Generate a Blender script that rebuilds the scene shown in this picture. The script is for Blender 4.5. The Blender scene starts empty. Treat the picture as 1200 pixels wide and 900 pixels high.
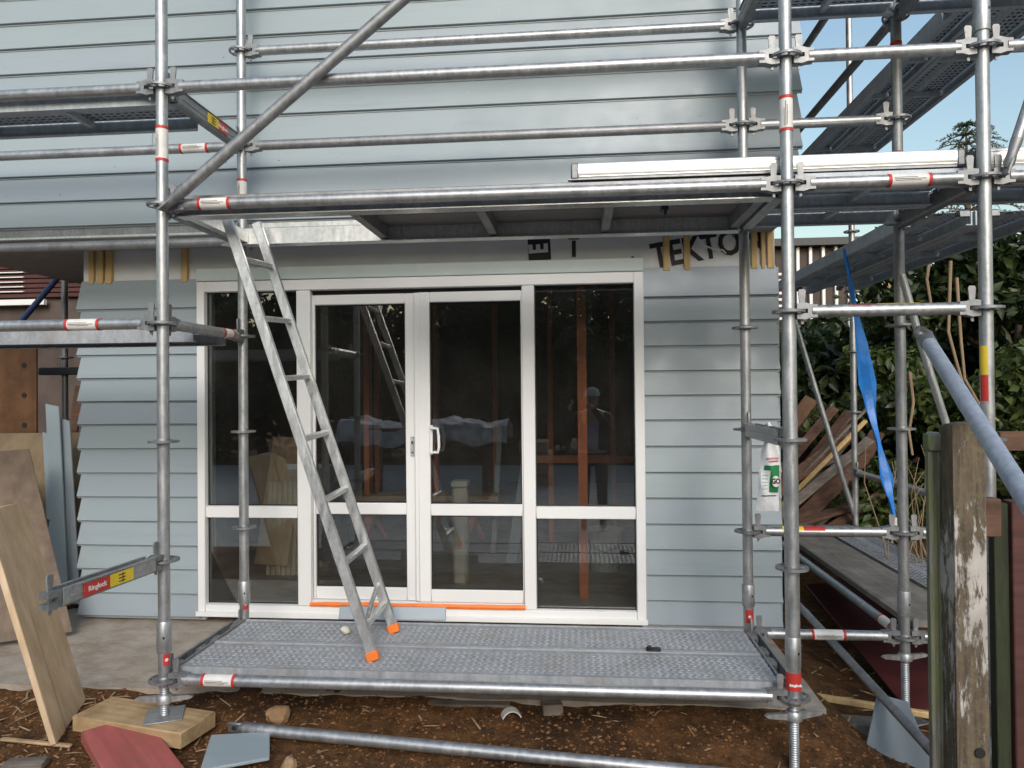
import bpy, bmesh, math, random
import numpy as np
from mathutils import Vector, Matrix, noise

random.seed(7)
RNG = np.random.default_rng(11)
sc = bpy.context.scene
COL = sc.collection
R = math.radians

# ------------------------------------------------------------------ camera, sky, sun, exposure
cam_d = bpy.data.cameras.new("camera")
cam_d.sensor_width = 36.0
cam_d.lens = 840.93 / 1200 * 36
cam_d.clip_start = 0.01
cam_d.clip_end = 2000
cam = bpy.data.objects.new("camera", cam_d)
COL.objects.link(cam)
_p, _y, _r = 0.009466, 0.089974, -0.009228
_f = Vector((-math.sin(_y) * math.cos(_p), math.cos(_y) * math.cos(_p), math.sin(_p)))
_rt = Vector((math.cos(_y), math.sin(_y), 0)); _up = _rt.cross(_f)
_rr = math.cos(_r) * _rt + math.sin(_r) * _up; _uu = math.cos(_r) * _up - math.sin(_r) * _rt
cam.matrix_world = Matrix(((_rr.x, _uu.x, -_f.x, 1.7434), (_rr.y, _uu.y, -_f.y, -2.8918), (_rr.z, _uu.z, -_f.z, 1.2004), (0, 0, 0, 1)))
sc.camera = cam

SUN_EL, SUN_AZ = 29.0, 168.0          # azimuth measured clockwise from +Y (behind the camera, to the right, veiled by thin cloud)
w = bpy.data.worlds.new("World"); sc.world = w; w.use_nodes = True
nt = w.node_tree; nt.nodes.clear()
out = nt.nodes.new("ShaderNodeOutputWorld"); bg = nt.nodes.new("ShaderNodeBackground")
sky = nt.nodes.new("ShaderNodeTexSky"); sky.sky_type = 'NISHITA'; sky.sun_disc = False
sky.sun_elevation = R(SUN_EL); sky.sun_rotation = R(SUN_AZ)
sky.air_density = 1.8; sky.dust_density = 2.2; sky.ozone_density = 2.4
bg.inputs["Strength"].default_value = 0.12
nt.links.new(sky.outputs[0], bg.inputs[0]); nt.links.new(bg.outputs[0], out.inputs[0])
sun_d = bpy.data.lights.new("sun", 'SUN'); sun_d.energy = 1.3; sun_d.angle = R(30); sun_d.color = (1.0, 0.975, 0.985)
sun = bpy.data.objects.new("sun", sun_d); COL.objects.link(sun)
_sd = Vector((math.sin(R(SUN_AZ)) * math.cos(R(SUN_EL)), math.cos(R(SUN_AZ)) * math.cos(R(SUN_EL)), math.sin(R(SUN_EL))))
sun.rotation_euler = _sd.to_track_quat('Z', 'Y').to_euler()
sc.view_settings.view_transform = 'Standard'; sc.view_settings.look = 'None'
sc.view_settings.gamma = 1.0; sc.view_settings.use_curve_mapping = False
sc.view_settings.exposure = 0.60
sc.cycles.max_bounces = 8; sc.cycles.transparent_max_bounces = 16
sc.cycles.use_denoising = True

# ------------------------------------------------------------------ helpers: objects
OFF = {}
# the lower storey was first unprojected from image pixels onto a plane 1.03 m behind the scaffold; its boards match the upper ones
# (146 mm cover) when it stands 1.30 m back, so that storey is built 6.9 % larger and set further back by scaling it about the camera
LOWER = Matrix.Translation((-.1199, .1990, -.0826)) @ Matrix.Scale(1.0688, 4)
FIT = [None]
def _link(o, parent):
    COL.objects.link(o)
    if parent is not None:
        o.parent = parent
def tag(o, label=None, cat=None, group=None, kind=None):
    if label: o["label"] = label
    if cat: o["category"] = cat
    if group: o["group"] = group
    if kind: o["kind"] = kind
    return o
def thing(name, label, cat, loc=(0, 0, 0), group=None):
    if FIT[0] is not None: loc = tuple(FIT[0] @ Vector(loc))
    o = bpy.data.objects.new(name, None); COL.objects.link(o)
    o.empty_display_size = 0.1
    o.location = loc; OFF[o] = Vector(loc)
    return tag(o, label, cat, group)
def off(o):
    return OFF.get(o, Vector((0, 0, 0))) if o is not None else Vector((0, 0, 0))
def inst(name, mesh, parent, M):
    """a part made from shared mesh data, placed by a world matrix"""
    o = bpy.data.objects.new(name, mesh); _link(o, parent)
    if FIT[0] is not None: M = FIT[0] @ M
    o.matrix_local = Matrix.Translation(-off(parent)) @ M
    return o
def sub_inst(name, mesh, parent):
    o = bpy.data.objects.new(name, mesh); _link(o, parent); return o

def frame_z(a, b):
    """matrix whose Z runs from a towards b, origin at a"""
    a = Vector(a); d = (Vector(b) - a).normalized()
    return Matrix.Translation(a) @ d.to_track_quat('Z', 'Y').to_matrix().to_4x4()
def rotz(a, loc=(0, 0, 0)):
    return Matrix.Translation(loc) @ Matrix.Rotation(a, 4, 'Z')

class MB:
    def __init__(s): s.v = []; s.f = []
    def add(s, vs, fs, M=None):
        n = len(s.v)
        if M is not None: vs = [M @ Vector(q) for q in vs]
        s.v += [tuple(q) for q in vs]; s.f += [tuple(i + n for i in q) for q in fs]
        return s
    def box(s, x0, x1, y0, y1, z0, z1, M=None, ch=0.0):
        if ch <= 0:
            vs = [(x0, y0, z0), (x1, y0, z0), (x1, y1, z0), (x0, y1, z0), (x0, y0, z1), (x1, y0, z1), (x1, y1, z1), (x0, y1, z1)]
            return s.add(vs, [(0, 3, 2, 1), (4, 5, 6, 7), (0, 1, 5, 4), (1, 2, 6, 5), (2, 3, 7, 6), (3, 0, 4, 7)], M)
        c = min(ch, (x1 - x0) * .45, (y1 - y0) * .45, (z1 - z0) * .45)
        bm = bmesh.new()
        bmesh.ops.create_cube(bm, size=1.0)
        bmesh.ops.scale(bm, vec=(x1 - x0, y1 - y0, z1 - z0), verts=bm.verts)
        bmesh.ops.translate(bm, vec=((x0 + x1) / 2, (y0 + y1) / 2, (z0 + z1) / 2), verts=bm.verts)
        bmesh.ops.bevel(bm, geom=bm.edges[:], offset=c, segments=1, affect='EDGES')
        bm.verts.index_update()
        vs = [q.co.copy() for q in bm.verts]; fs = [tuple(q.index for q in f.verts) for f in bm.faces]
        bm.free()
        return s.add(vs, fs, M)
    def prism(s, poly, t0, t1, axes='xz', M=None):
        """polygon in two axes extruded along the third"""
        n = len(poly)
        def P(a, b, t):
            return {'xz': (a, t, b), 'xy': (a, b, t), 'yz': (t, a, b)}[axes]
        vs = [P(a, b, t0) for a, b in poly] + [P(a, b, t1) for a, b in poly]
        fs = [(i, (i + 1) % n, n + (i + 1) % n, n + i) for i in range(n)] + [tuple(range(n))[::-1], tuple(range(n, 2 * n))]
        return s.add(vs, fs, M)
    def lathe(s, prof, n=16, M=None, cap=True):
        vs = []; fs = []
        for r, z in prof:
            for k in range(n):
                a = 2 * math.pi * k / n; vs.append((r * math.cos(a), r * math.sin(a), z))
        for j in range(len(prof) - 1):
            for k in range(n):
                fs.append((j * n + k, j * n + (k + 1) % n, (j + 1) * n + (k + 1) % n, (j + 1) * n + k))
        if cap:
            fs.append(tuple(range(n))[::-1]); m = (len(prof) - 1) * n; fs.append(tuple(range(m, m + n)))
        return s.add(vs, fs, M)
    def tube(s, a, b, r, n=16, r2=None):
        L = (Vector(b) - Vector(a)).length
        return s.lathe([(r, 0), (r if r2 is None else r2, L)], n, frame_z(a, b))
    def sweep(s, pts, rs, n=8, flat=1.0):
        """a tube through points; flat squashes it in its second direction"""
        pts = [Vector(q) for q in pts]
        if not hasattr(rs, '__len__'): rs = [rs] * len(pts)
        vs = []; fs = []
        up = Vector((0, 0, 1))
        for i, q in enumerate(pts):
            d = (pts[min(i + 1, len(pts) - 1)] - pts[max(i - 1, 0)]).normalized()
            if abs(d.dot(up)) > .95: up = Vector((1, 0, 0))
            x = d.cross(up).normalized(); y = x.cross(d).normalized(); up = y
            for k in range(n):
                a = 2 * math.pi * k / n
                vs.append(q + x * math.cos(a) * rs[i] + y * math.sin(a) * rs[i] * flat)
        for j in range(len(pts) - 1):
            for k in range(n):
                fs.append((j * n + k, j * n + (k + 1) % n, (j + 1) * n + (k + 1) % n, (j + 1) * n + k))
        fs.append(tuple(range(n))[::-1]); m = (len(pts) - 1) * n; fs.append(tuple(range(m, m + n)))
        return s.add(vs, fs)
    def mesh(s, name, mat, M=None, o=None, smooth=True):
        me = bpy.data.meshes.new(name)
        vs = s.v
        if FIT[0] is not None and o is not None: M = FIT[0] if M is None else FIT[0] @ M
        if M is not None: vs = [M @ Vector(q) for q in vs]
        if o is not None: vs = [(q[0] - o[0], q[1] - o[1], q[2] - o[2]) for q in vs]
        me.from_pydata(vs, [], s.f)
        bm = bmesh.new(); bm.from_mesh(me); bmesh.ops.recalc_face_normals(bm, faces=bm.faces); bm.to_mesh(me); bm.free()
        if smooth:
            me.polygons.foreach_set('use_smooth', [True] * len(me.polygons))
            me.set_sharp_from_angle(angle=R(38))
        if mat is not None: me.materials.append(mat)
        me.update()
        return me
    def build(s, name, mat, parent=None, M=None, smooth=True, kind=None, label=None):
        o = bpy.data.objects.new(name, s.mesh(name, mat, M, off(parent), smooth))
        _link(o, parent); OFF[o] = off(parent)
        return tag(o, label, kind=kind)

def solid(name, label, cat, mb, mat, group=None, kind=None):
    """a thing that is one mesh, its origin at the middle of its base"""
    if FIT[0] is not None: mb.v = [tuple(FIT[0] @ Vector(q)) for q in mb.v]
    keep = FIT[0]; FIT[0] = None
    a = np.array(mb.v); c = Vector(((a[:, 0].min() + a[:, 0].max()) / 2, (a[:, 1].min() + a[:, 1].max()) / 2, a[:, 2].min()))
    o = bpy.data.objects.new(name, mb.mesh(name, mat, None, c)); COL.objects.link(o); o.location = c; OFF[o] = c
    FIT[0] = keep
    return tag(o, label, cat, group, kind)

def text_obj(name, s, size, mat, parent, M, extrude=0.0006, shear=0.0, bold=0.0):
    cu = bpy.data.curves.new(name, 'FONT'); cu.body = s; cu.size = size; cu.extrude = extrude
    cu.align_x = 'CENTER'; cu.align_y = 'CENTER'; cu.shear = shear; cu.offset = bold; cu.resolution_u = 3
    t = bpy.data.objects.new(name, cu); COL.objects.link(t)
    dg = bpy.context.evaluated_depsgraph_get()
    me = bpy.data.meshes.new_from_object(t.evaluated_get(dg))
    bpy.data.objects.remove(t)
    me.name = name; me.materials.clear(); me.materials.append(mat)
    o = bpy.data.objects.new(name, me); _link(o, parent)
    if FIT[0] is not None: M = FIT[0] @ M
    o.matrix_local = Matrix.Translation(-off(parent)) @ M
    return o
FRONT = Matrix.Rotation(R(90), 4, 'X')        # text laid in XY stands up facing -Y

# ------------------------------------------------------------------ materials
def nodes(name):
    m = bpy.data.materials.new(name); m.use_nodes = True
    t = m.node_tree; b = t.nodes["Principled BSDF"]
    return m, t, b
def L_(t, a, b): t.links.new(a, b)
def coord(t, scale, space='Object', loc=None):
    c = t.nodes.new("ShaderNodeTexCoord"); mp = t.nodes.new("ShaderNodeMapping")
    mp.inputs['Scale'].default_value = scale
    if space == 'World':
        g = t.nodes.new("ShaderNodeNewGeometry"); L_(t, g.outputs['Position'], mp.inputs[0])
    else:
        L_(t, c.outputs[space], mp.inputs[0])
        inf = t.nodes.new("ShaderNodeObjectInfo"); ml = t.nodes.new("ShaderNodeVectorMath"); ml.operation = 'SCALE'
        cb = t.nodes.new("ShaderNodeCombineXYZ")
        for i in range(3): L_(t, inf.outputs['Random'], cb.inputs[i])
        L_(t, cb.outputs[0], ml.inputs[0]); ml.inputs['Scale'].default_value = 37.0
        ad = t.nodes.new("ShaderNodeVectorMath"); ad.operation = 'ADD'
        L_(t, mp.outputs[0], ad.inputs[0]); L_(t, ml.outputs[0], ad.inputs[1])
        return ad.outputs[0]
    return mp.outputs[0]
def noise_(t, vec, scale, detail=4, rough=.55):
    n = t.nodes.new("ShaderNodeTexNoise"); n.inputs['Scale'].default_value = scale
    n.inputs['Detail'].default_value = detail; n.inputs['Roughness'].default_value = rough
    L_(t, vec, n.inputs['Vector']); return n.outputs['Fac']
def ramp(t, fac, stops):
    r = t.nodes.new("ShaderNodeValToRGB"); e = r.color_ramp.elements
    while len(e) < len(stops): e.new(.5)
    for q, (p, c) in zip(e, stops):
        q.position = p; q.color = (c[0], c[1], c[2], 1) if hasattr(c, '__len__') else (c, c, c, 1)
    L_(t, fac, r.inputs[0]); return r.outputs[0]
def mix(t, fac, a, b, mode='MIX'):
    m = t.nodes.new("ShaderNodeMix"); m.data_type = 'RGBA'; m.blend_type = mode
    for sck, val in ((m.inputs[0], fac), (m.inputs[6], a), (m.inputs[7], b)):
        if hasattr(val, 'is_output'): L_(t, val, sck)
        else: sck.default_value = val if not hasattr(val, '__len__') else (val[0], val[1], val[2], 1)
    return m.outputs[2]
def bump(t, b, h, strength, dist):
    n = t.nodes.new("ShaderNodeBump"); n.inputs['Strength'].default_value = strength; n.inputs['Distance'].default_value = dist
    L_(t, h, n.inputs['Height']); L_(t, n.outputs[0], b.inputs['Normal'])

def m_plain(name, c, rough=.6, metal=0.0, var=.12, scale=14.0, bmp=0.0, spec=.5):
    m, t, b = nodes(name)
    v = coord(t, (1, 1, 1))
    n = noise_(t, v, scale)
    lo = tuple(q * (1 - var) for q in c); hi = tuple(min(1, q * (1 + var)) for q in c)
    L_(t, ramp(t, n, [(.3, lo), (.7, hi)]), b.inputs['Base Color'])
    b.inputs['Roughness'].default_value = rough; b.inputs['Metallic'].default_value = metal
    b.inputs['Specular IOR Level'].default_value = spec
    if bmp: bump(t, b, noise_(t, v, scale * 4), bmp, .004)
    return m
def m_galv(name, lo, hi, rough=.42, metal=.85, spot=.0):
    """hot-dip zinc: dull grey with spangle, streaks and scuffs"""
    m, t, b = nodes(name)
    v = coord(t, (1, 1, 1))
    vs = coord(t, (1, 1, .22))
    a = noise_(t, v, 9, 5, .6); c = noise_(t, vs, 45, 4, .6)
    vo = t.nodes.new("ShaderNodeTexVoronoi"); vo.inputs['Scale'].default_value = 75; L_(t, v, vo.inputs['Vector'])
    base = ramp(t, a, [(.3, lo), (.7, hi)])
    base = mix(t, .35, base, ramp(t, c, [(.3, tuple(q * .6 for q in lo)), (.7, tuple(min(1, q * 1.15) for q in hi))]))
    sp = ramp(t, vo.outputs['Color'], [(0, .75), (1, 1.1)])
    base = mix(t, .5, base, sp, 'MULTIPLY')
    if spot:
        d = noise_(t, v, 22, 6, .65)
        base = mix(t, ramp(t, d, [(.66, 0), (.74, spot)]), base, (.62, .62, .6))
        base = mix(t, ramp(t, noise_(t, v, 15, 6, .7), [(.68, 0), (.75, .7)]), base, (.16, .10, .06))
    L_(t, base, b.inputs['Base Color'])
    b.inputs['Metallic'].default_value = metal
    L_(t, ramp(t, c, [(.25, rough - .1), (.75, rough + .16)]), b.inputs['Roughness'])
    bump(t, b, c, .12, .003)
    return m
def m_wood(name, c1, c2, axis=0, rough=.75, scale=9.0, dirt=None, dirt_amt=.5):
    m, t, b = nodes(name)
    s = [1.0, 1.0, 1.0]; s[axis] = .07
    v = coord(t, tuple(s)); v2 = coord(t, (1, 1, 1))
    g = noise_(t, v, scale * 5, 6, .6)
    wv = t.nodes.new("ShaderNodeTexWave"); wv.wave_type = 'BANDS'; wv.bands_direction = 'XYZ'[(axis + 1) % 3]
    wv.inputs['Scale'].default_value = scale * .9; wv.inputs['Distortion'].default_value = 9; wv.inputs['Detail'].default_value = 3; wv.inputs['Detail Scale'].default_value = 1.2
    L_(t, v, wv.inputs['Vector'])
    base = mix(t, .22, ramp(t, g, [(.3, c1), (.72, c2)]), ramp(t, wv.outputs['Fac'], [(.1, c1), (.9, c2)]))
    if dirt:
        base = mix(t, ramp(t, noise_(t, v2, 6, 6, .65), [(.45, 0), (.68, dirt_amt)]), base, dirt)
    L_(t, base, b.inputs['Base Color']); b.inputs['Roughness'].default_value = rough
    bump(t, b, g, .35, .004)
    return m

GALV = m_galv("galvanised_steel", (.36, .37, .375), (.56, .565, .57), .42, .8, .6)
GALV_OLD = m_galv("weathered_galvanised_steel", (.24, .245, .25), (.40, .405, .41), .5, .7, .5)
CAST = m_galv("cast_zinc", (.20, .205, .21), (.37, .375, .38), .52, .75, .3)
ALU = m_galv("aluminium", (.62, .62, .61), (.80, .80, .79), .34, .8)
ALU_BRIGHT = m_plain("new_aluminium", (.80, .80, .79), .30, .7, .06, 5)
DECK = m_galv("deck_steel", (.31, .325, .345), (.46, .475, .50), .60, .5, .4)
def _muddy(m):
    t = m.node_tree; b = t.nodes["Principled BSDF"]; src = b.inputs["Base Color"].links[0].from_socket
    v = coord(t, (1, 1, 1), "World")
    d = ramp(t, noise_(t, v, 3.2, 7, .7), [(.50, 0), (.68, .75)]); d2 = ramp(t, noise_(t, v, 60, 4, .7), [(.62, 0), (.70, .8)])
    L_(t, mix(t, d2, mix(t, d, src, (.30, .275, .24)), (.52, .50, .47)), b.inputs["Base Color"])
    b.inputs["Metallic"].default_value = .35
_muddy(DECK)
DECK_DK = m_galv("old_deck_steel", (.44, .49, .53), (.60, .65, .69), .6, .3)
PIT = m_plain("dark_pressed_pits", (.06, .065, .07), .8)
RED = m_plain("red_label", (.50, .035, .028), .5)
YEL = m_plain("yellow_label", (.72, .52, .03), .5)
WHT = m_plain("white_label", (.72, .70, .66), .5)
INK = m_plain("black_ink", (.015, .015, .015), .6)
BLUE = m_plain("blue_paint", (.035, .06, .16), .5)
ORANGE = m_plain("orange_plastic", (.85, .20, .03), .45)
UPVC = m_plain("white_joinery", (.80, .80, .79), .32, 0, .03, 3)
RUBBER = m_plain("black_seal", (.012, .012, .013), .55)
STRAP = m_plain("blue_polythene", (.012, .19, .60), .35, 0, .2, 20, .4)
CREAM = m_plain("cream_plastic", (.62, .58, .48), .6)
DARKSTEEL = m_plain("dark_steel", (.045, .048, .052), .5, .3)

def m_board():
    m, t, b = nodes("pale_blue_primer")
    v = coord(t, (1, 1, 1)); vs = coord(t, (.25, 1, 3))
    inf = t.nodes.new("ShaderNodeObjectInfo")
    base = ramp(t, inf.outputs['Random'], [(0, (.298, .354, .384)), (.35, (.304, .352, .394)), (.7, (.308, .364, .384)), (1, (.296, .350, .380))])
    base = mix(t, ramp(t, noise_(t, v, 2.2, 5), [(.3, 0), (.8, .35)]), base, (.335, .39, .41))
    base = mix(t, ramp(t, noise_(t, vs, 5, 7, .7), [(.54, 0), (.74, .38)]), base, (.215, .262, .275))
    base = mix(t, ramp(t, noise_(t, v, 55, 3, .6), [(.70, 0), (.74, .5)]), base, (.50, .56, .55))
    L_(t, base, b.inputs['Base Color'])
    L_(t, ramp(t, noise_(t, v, 7), [(.3, .34), (.7, .52)]), b.inputs['Roughness'])
    bump(t, b, noise_(t, coord(t, (.15, 1, 1)), 60, 4), .06, .002)
    return m
BOARD = m_board()
BOARD_END = m_plain("primed_board_end", (.52, .58, .57), .7)

def m_wrap():
    m, t, b = nodes("building_wrap")
    v = coord(t, (1, 1, 1))
    n = noise_(t, v, 3, 5)
    L_(t, ramp(t, n, [(.3, (.62, .63, .65)), (.7, (.74, .75, .76))]), b.inputs['Base Color']); b.inputs['Roughness'].default_value = .55
    bump(t, b, noise_(t, coord(t, (1, 1, .5)), 7, 3), .5, .02)
    return m
WRAP = m_wrap()

def m_concrete(name, a, c, dirt):
    m, t, b = nodes(name)
    v = coord(t, (1, 1, 1)); vw = coord(t, (1.1, 1.5, 1))
    n = noise_(t, v, 5, 8, .65); n2 = noise_(t, vw, 6, 6, .7); n3 = noise_(t, v, 70, 4)
    base = ramp(t, n, [(.3, a), (.7, c)])
    base = mix(t, ramp(t, n2, [(.46, 0), (.66, .65)]), base, dirt)
    base = mix(t, .3, base, ramp(t, n3, [(.3, .55), (.7, 1)]), 'MULTIPLY')
    L_(t, base, b.inputs['Base Color']); b.inputs['Roughness'].default_value = .85
    bump(t, b, n3, .4, .004)
    return m
CONC = m_concrete("dirty_concrete", (.35, .30, .245), (.48, .42, .35), (.25, .17, .10))
FLOORC = m_concrete("floor_concrete", (.48, .47, .45), (.62, .61, .58), (.34, .32, .29))

def m_soil():
    m, t, b = nodes("brown_soil")
    v = coord(t, (1, 1, 1), 'World')
    n = noise_(t, v, 1.3, 8, .65); n2 = noise_(t, v, 16, 8, .7); n3 = noise_(t, v, 90, 6, .7)
    base = ramp(t, n2, [(.28, (.045, .022, .010)), (.5, (.145, .070, .027)), (.7, (.245, .122, .050)), (.85, (.32, .19, .09))])
    base = mix(t, ramp(t, n, [(.40, .85), (.52, 0)]), base, (.038, .023, .014))
    base = mix(t, .45, base, ramp(t, n3, [(.3, .35), (.7, 1.25)]), 'MULTIPLY')
    L_(t, base, b.inputs['Base Color']); b.inputs['Roughness'].default_value = .95
    b.inputs['Specular IOR Level'].default_value = .2
    bump(t, b, mix(t, .5, n2, n3), .9, .03)
    return m
SOIL = m_soil()
def m_clod():
    m, t, b = nodes("soil_crumbs")
    v = coord(t, (1, 1, 1), 'World')
    n = t.nodes.new("ShaderNodeTexVoronoi"); n.inputs['Scale'].default_value = 35; L_(t, v, n.inputs['Vector'])
    L_(t, ramp(t, n.outputs['Color'], [(.1, (.07, .030, .012)), (.5, (.18, .080, .028)), (.85, (.28, .135, .055)), (1, (.36, .24, .15))]), b.inputs['Base Color'])
    b.inputs['Roughness'].default_value = .95
    return m
CLOD = m_clod()
CHIP = m_wood("wood_chip", (.20, .13, .07), (.42, .30, .17), 0)

PLY = m_wood("pine_plywood", (.52, .36, .21), (.72, .54, .36), 2, .7, 5, (.42, .28, .16), .4)
PLY_DK = m_wood("weathered_hardboard", (.16, .115, .082), (.23, .17, .125), 2, .8, 4, (.07, .05, .036), .6)
FORMPLY = m_wood("orange_form_ply", (.115, .052, .018), (.18, .080, .030), 2, .6, 4, (.05, .02, .008), .6)
BLOCKW = m_wood("rough_sawn_pine", (.36, .24, .12), (.56, .40, .22), 0, .8, 7, (.20, .12, .06), .6)
REDW = m_wood("red_painted_timber", (.30, .060, .055), (.50, .14, .12), 0, .7, 3, (.26, .10, .06), .6)
STUDW = m_wood("pine_batten", (.48, .32, .13), (.66, .47, .22), 2, .7, 9)
STUD_RED = m_wood("red_treated_stud", (.55, .15, .06), (.75, .24, .10), 2, .7, 9)
GREYW = m_wood("weathered_grey_timber", (.12, .10, .082), (.26, .22, .18), 0, .85, 7, (.06, .045, .035), .7)
BROWNW = m_wood("old_brown_timber", (.07, .036, .022), (.19, .10, .062), 0, .85, 7, (.035, .022, .016), .6)
PLANKW = m_wood("scaffold_plank_timber", (.10, .088, .075), (.20, .18, .155), 1, .85, 7, (.30, .28, .25), .5)
MAROON = m_plain("maroon_paint", (.075, .018, .019), .5, 0, .25, 5)
MAROON_DK = m_wood("maroon_stained_timber", (.055, .020, .016), (.12, .045, .035), 0, .75, 7)
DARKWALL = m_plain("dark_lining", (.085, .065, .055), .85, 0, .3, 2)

def m_mossy(name, base1, base2, moss, amt):
    m, t, b = nodes(name)
    v = coord(t, (1, 1, .12)); v2 = coord(t, (1, 1, .3))
    g = noise_(t, v, 60, 6, .65)
    base = ramp(t, g, [(.3, base1), (.7, base2)])
    base = mix(t, ramp(t, noise_(t, v2, 14, 5), [(.40, 0), (.60, amt)]), base, moss)
    L_(t, base, b.inputs['Base Color']); b.inputs['Roughness'].default_value = .9
    bump(t, b, g, .7, .006)
    return m
MOSSY = m_mossy("mossy_timber", (.10, .10, .08), (.26, .25, .20), (.13, .155, .05), .8)
MOSS_DK = m_mossy("dark_mossy_timber", (.02, .024, .014), (.05, .055, .03), (.03, .045, .014), .8)
def m_peeling():
    m, t, b = nodes("peeling_white_paint")
    v = coord(t, (1, 1, 1)); vz = coord(t, (1, 1, .25))
    wood = ramp(t, noise_(t, coord(t, (1, 1, .1)), 70, 6), [(.3, (.055, .040, .026)), (.7, (.17, .125, .085))])
    paint = ramp(t, noise_(t, v, 9, 5), [(.3, (.34, .31, .27)), (.7, (.54, .50, .45))])
    c = t.nodes.new("ShaderNodeTexCoord"); sp = t.nodes.new("ShaderNodeSeparateXYZ"); L_(t, c.outputs['Object'], sp.inputs[0]); mr = t.nodes.new("ShaderNodeMapRange"); mr.inputs[1].default_value = -.05; mr.inputs[2].default_value = 1.58; L_(t, sp.outputs['Z'], mr.inputs[0])
    # paint survives in the middle of the post and has gone from its top and foot
    hz = ramp(t, mr.outputs[0], [(0, .02), (.34, .03), (.46, .08), (.58, .12), (.72, .18), (.82, .08), (.88, .0), (1.0, 0)])
    a = noise_(t, vz, 26, 8, .72)
    add = t.nodes.new("ShaderNodeMath"); add.operation = 'ADD'; L_(t, hz, add.inputs[0]); L_(t, a, add.inputs[1])
    fac = ramp(t, add.outputs[0], [(.60, 0), (.66, 1)])
    top = mix(t, ramp(t, noise_(t, v, 40, 6, .7), [(.5, 0), (.6, .6)]), wood, (.16, .145, .065))
    L_(t, mix(t, fac, top, paint), b.inputs['Base Color']); b.inputs['Roughness'].default_value = .85
    bump(t, b, mix(t, .5, fac, a), .8, .006)
    return m
PEEL = m_peeling()

def m_leaf(name, a, c, d):
    m, t, b = nodes(name)
    v = coord(t, (1, 1, 1), 'World')
    vo = t.nodes.new("ShaderNodeTexVoronoi"); vo.inputs['Scale'].default_value = 9; L_(t, v, vo.inputs['Vector'])
    n = noise_(t, v, 1.4, 3)
    base = mix(t, .5, ramp(t, vo.outputs['Color'], [(0, a), (.6, c), (1, d)]), ramp(t, n, [(.3, a), (.7, c)]))
    L_(t, base, b.inputs['Base Color']); b.inputs['Roughness'].default_value = .42
    b.inputs['Specular IOR Level'].default_value = .45
    tr = t.nodes.new("ShaderNodeBsdfTranslucent"); L_(t, base, tr.inputs[0])
    ms = t.nodes.new("ShaderNodeMixShader"); ms.inputs[0].default_value = .3
    o = [q for q in t.nodes if q.type == 'OUTPUT_MATERIAL'][0]
    L_(t, b.outputs[0], ms.inputs[1]); L_(t, tr.outputs[0], ms.inputs[2]); L_(t, ms.outputs[0], o.inputs[0])
    return m
LEAF = m_leaf("glossy_leaf", (.030, .050, .015), (.085, .120, .030), (.22, .24, .065))
LEAF_DK = m_leaf("dark_leaf", (.016, .030, .010), (.042, .068, .020), (.11, .14, .04))
LEAF_PINE = m_leaf("pine_needle", (.045, .075, .045), (.075, .11, .06), (.11, .14, .075))
BARK = m_wood("bark", (.07, .05, .035), (.16, .12, .09), 2, .9, 9)
VINE = m_wood("dry_vine", (.22, .15, .09), (.38, .28, .18), 2, .85, 9)

def m_glass():
    m, t, b = nodes("window_glass")
    o = [q for q in t.nodes if q.type == 'OUTPUT_MATERIAL'][0]
    t.nodes.remove(b)
    tr = t.nodes.new("ShaderNodeBsdfTransparent"); tr.inputs[0].default_value = (.86, .88, .87, 1)
    gl = t.nodes.new("ShaderNodeBsdfGlossy"); gl.inputs['Roughness'].default_value = 0.0; gl.inputs[0].default_value = (.9, .92, .93, 1)
    fr = t.nodes.new("ShaderNodeFresnel"); fr.inputs[0].default_value = 2.0
    ms = t.nodes.new("ShaderNodeMixShader")
    L_(t, fr.outputs[0], ms.inputs[0]); L_(t, tr.outputs[0], ms.inputs[1]); L_(t, gl.outputs[0], ms.inputs[2])
    # a pale dust-like veil, painted in to lift the dark panes
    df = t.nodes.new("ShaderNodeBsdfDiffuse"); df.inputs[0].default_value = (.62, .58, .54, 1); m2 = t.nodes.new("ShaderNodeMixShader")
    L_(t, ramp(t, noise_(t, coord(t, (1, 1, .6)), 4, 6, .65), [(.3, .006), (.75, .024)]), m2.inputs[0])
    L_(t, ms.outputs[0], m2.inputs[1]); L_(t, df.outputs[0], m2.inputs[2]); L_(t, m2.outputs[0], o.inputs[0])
    return m
GLASS = m_glass()

# ------------------------------------------------------------------ ground
def ground_z(x, y):
    st = lambda v: min(1.0, max(0.0, v))
    z = -.250 - .055 * st((x - 1.9) / .6) - .13 * st((x - 2.85) / .35)
    edge = st((y + .05) / .36) * (1 - st((x - 2.75) / .25))
    z += (-.207 - z) * edge
    z -= .10 * min(3, max(0, -y - .35))
    if x > 3.0 and y > 1.2: z += .10 * min(3, (y - 1.2)) * min(1, (x - 3.0))
    if -4.1 < x < 2.74 and .44 < y < 1.5: z -= .14
    n = noise.fractal(Vector((x * 2.1, y * 2.1, 3.3)), 1.0, 2.0, 5)
    n2 = noise.fractal(Vector((x * 9, y * 9, 7.7)), 1.0, 2.0, 4)
    if y < -1.6: z = min(z, -.50) - .05
    k = 1.0 if (-3 < x < 6 and -4 < y < 6) else 3.0
    if -11.5 < y < -1.6: k = .6
    return z + k * .022 * n + .010 * n2
def axis_lines(lo, hi, step, far):
    a = list(np.arange(lo, hi + 1e-6, step)); s = step * 2
    p = hi
    while p < far: p += s; s *= 1.35; a.append(p)
    p = lo; s = step * 2
    while p > -far: p -= s; s *= 1.35; a.insert(0, p)
    return a
xs = axis_lines(-1.6, 4.4, .028, 900); ys = axis_lines(-.9, 1.7, .028, 900)
gv = [(x, y, ground_z(x, y)) for y in ys for x in xs]
nx = len(xs)
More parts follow.
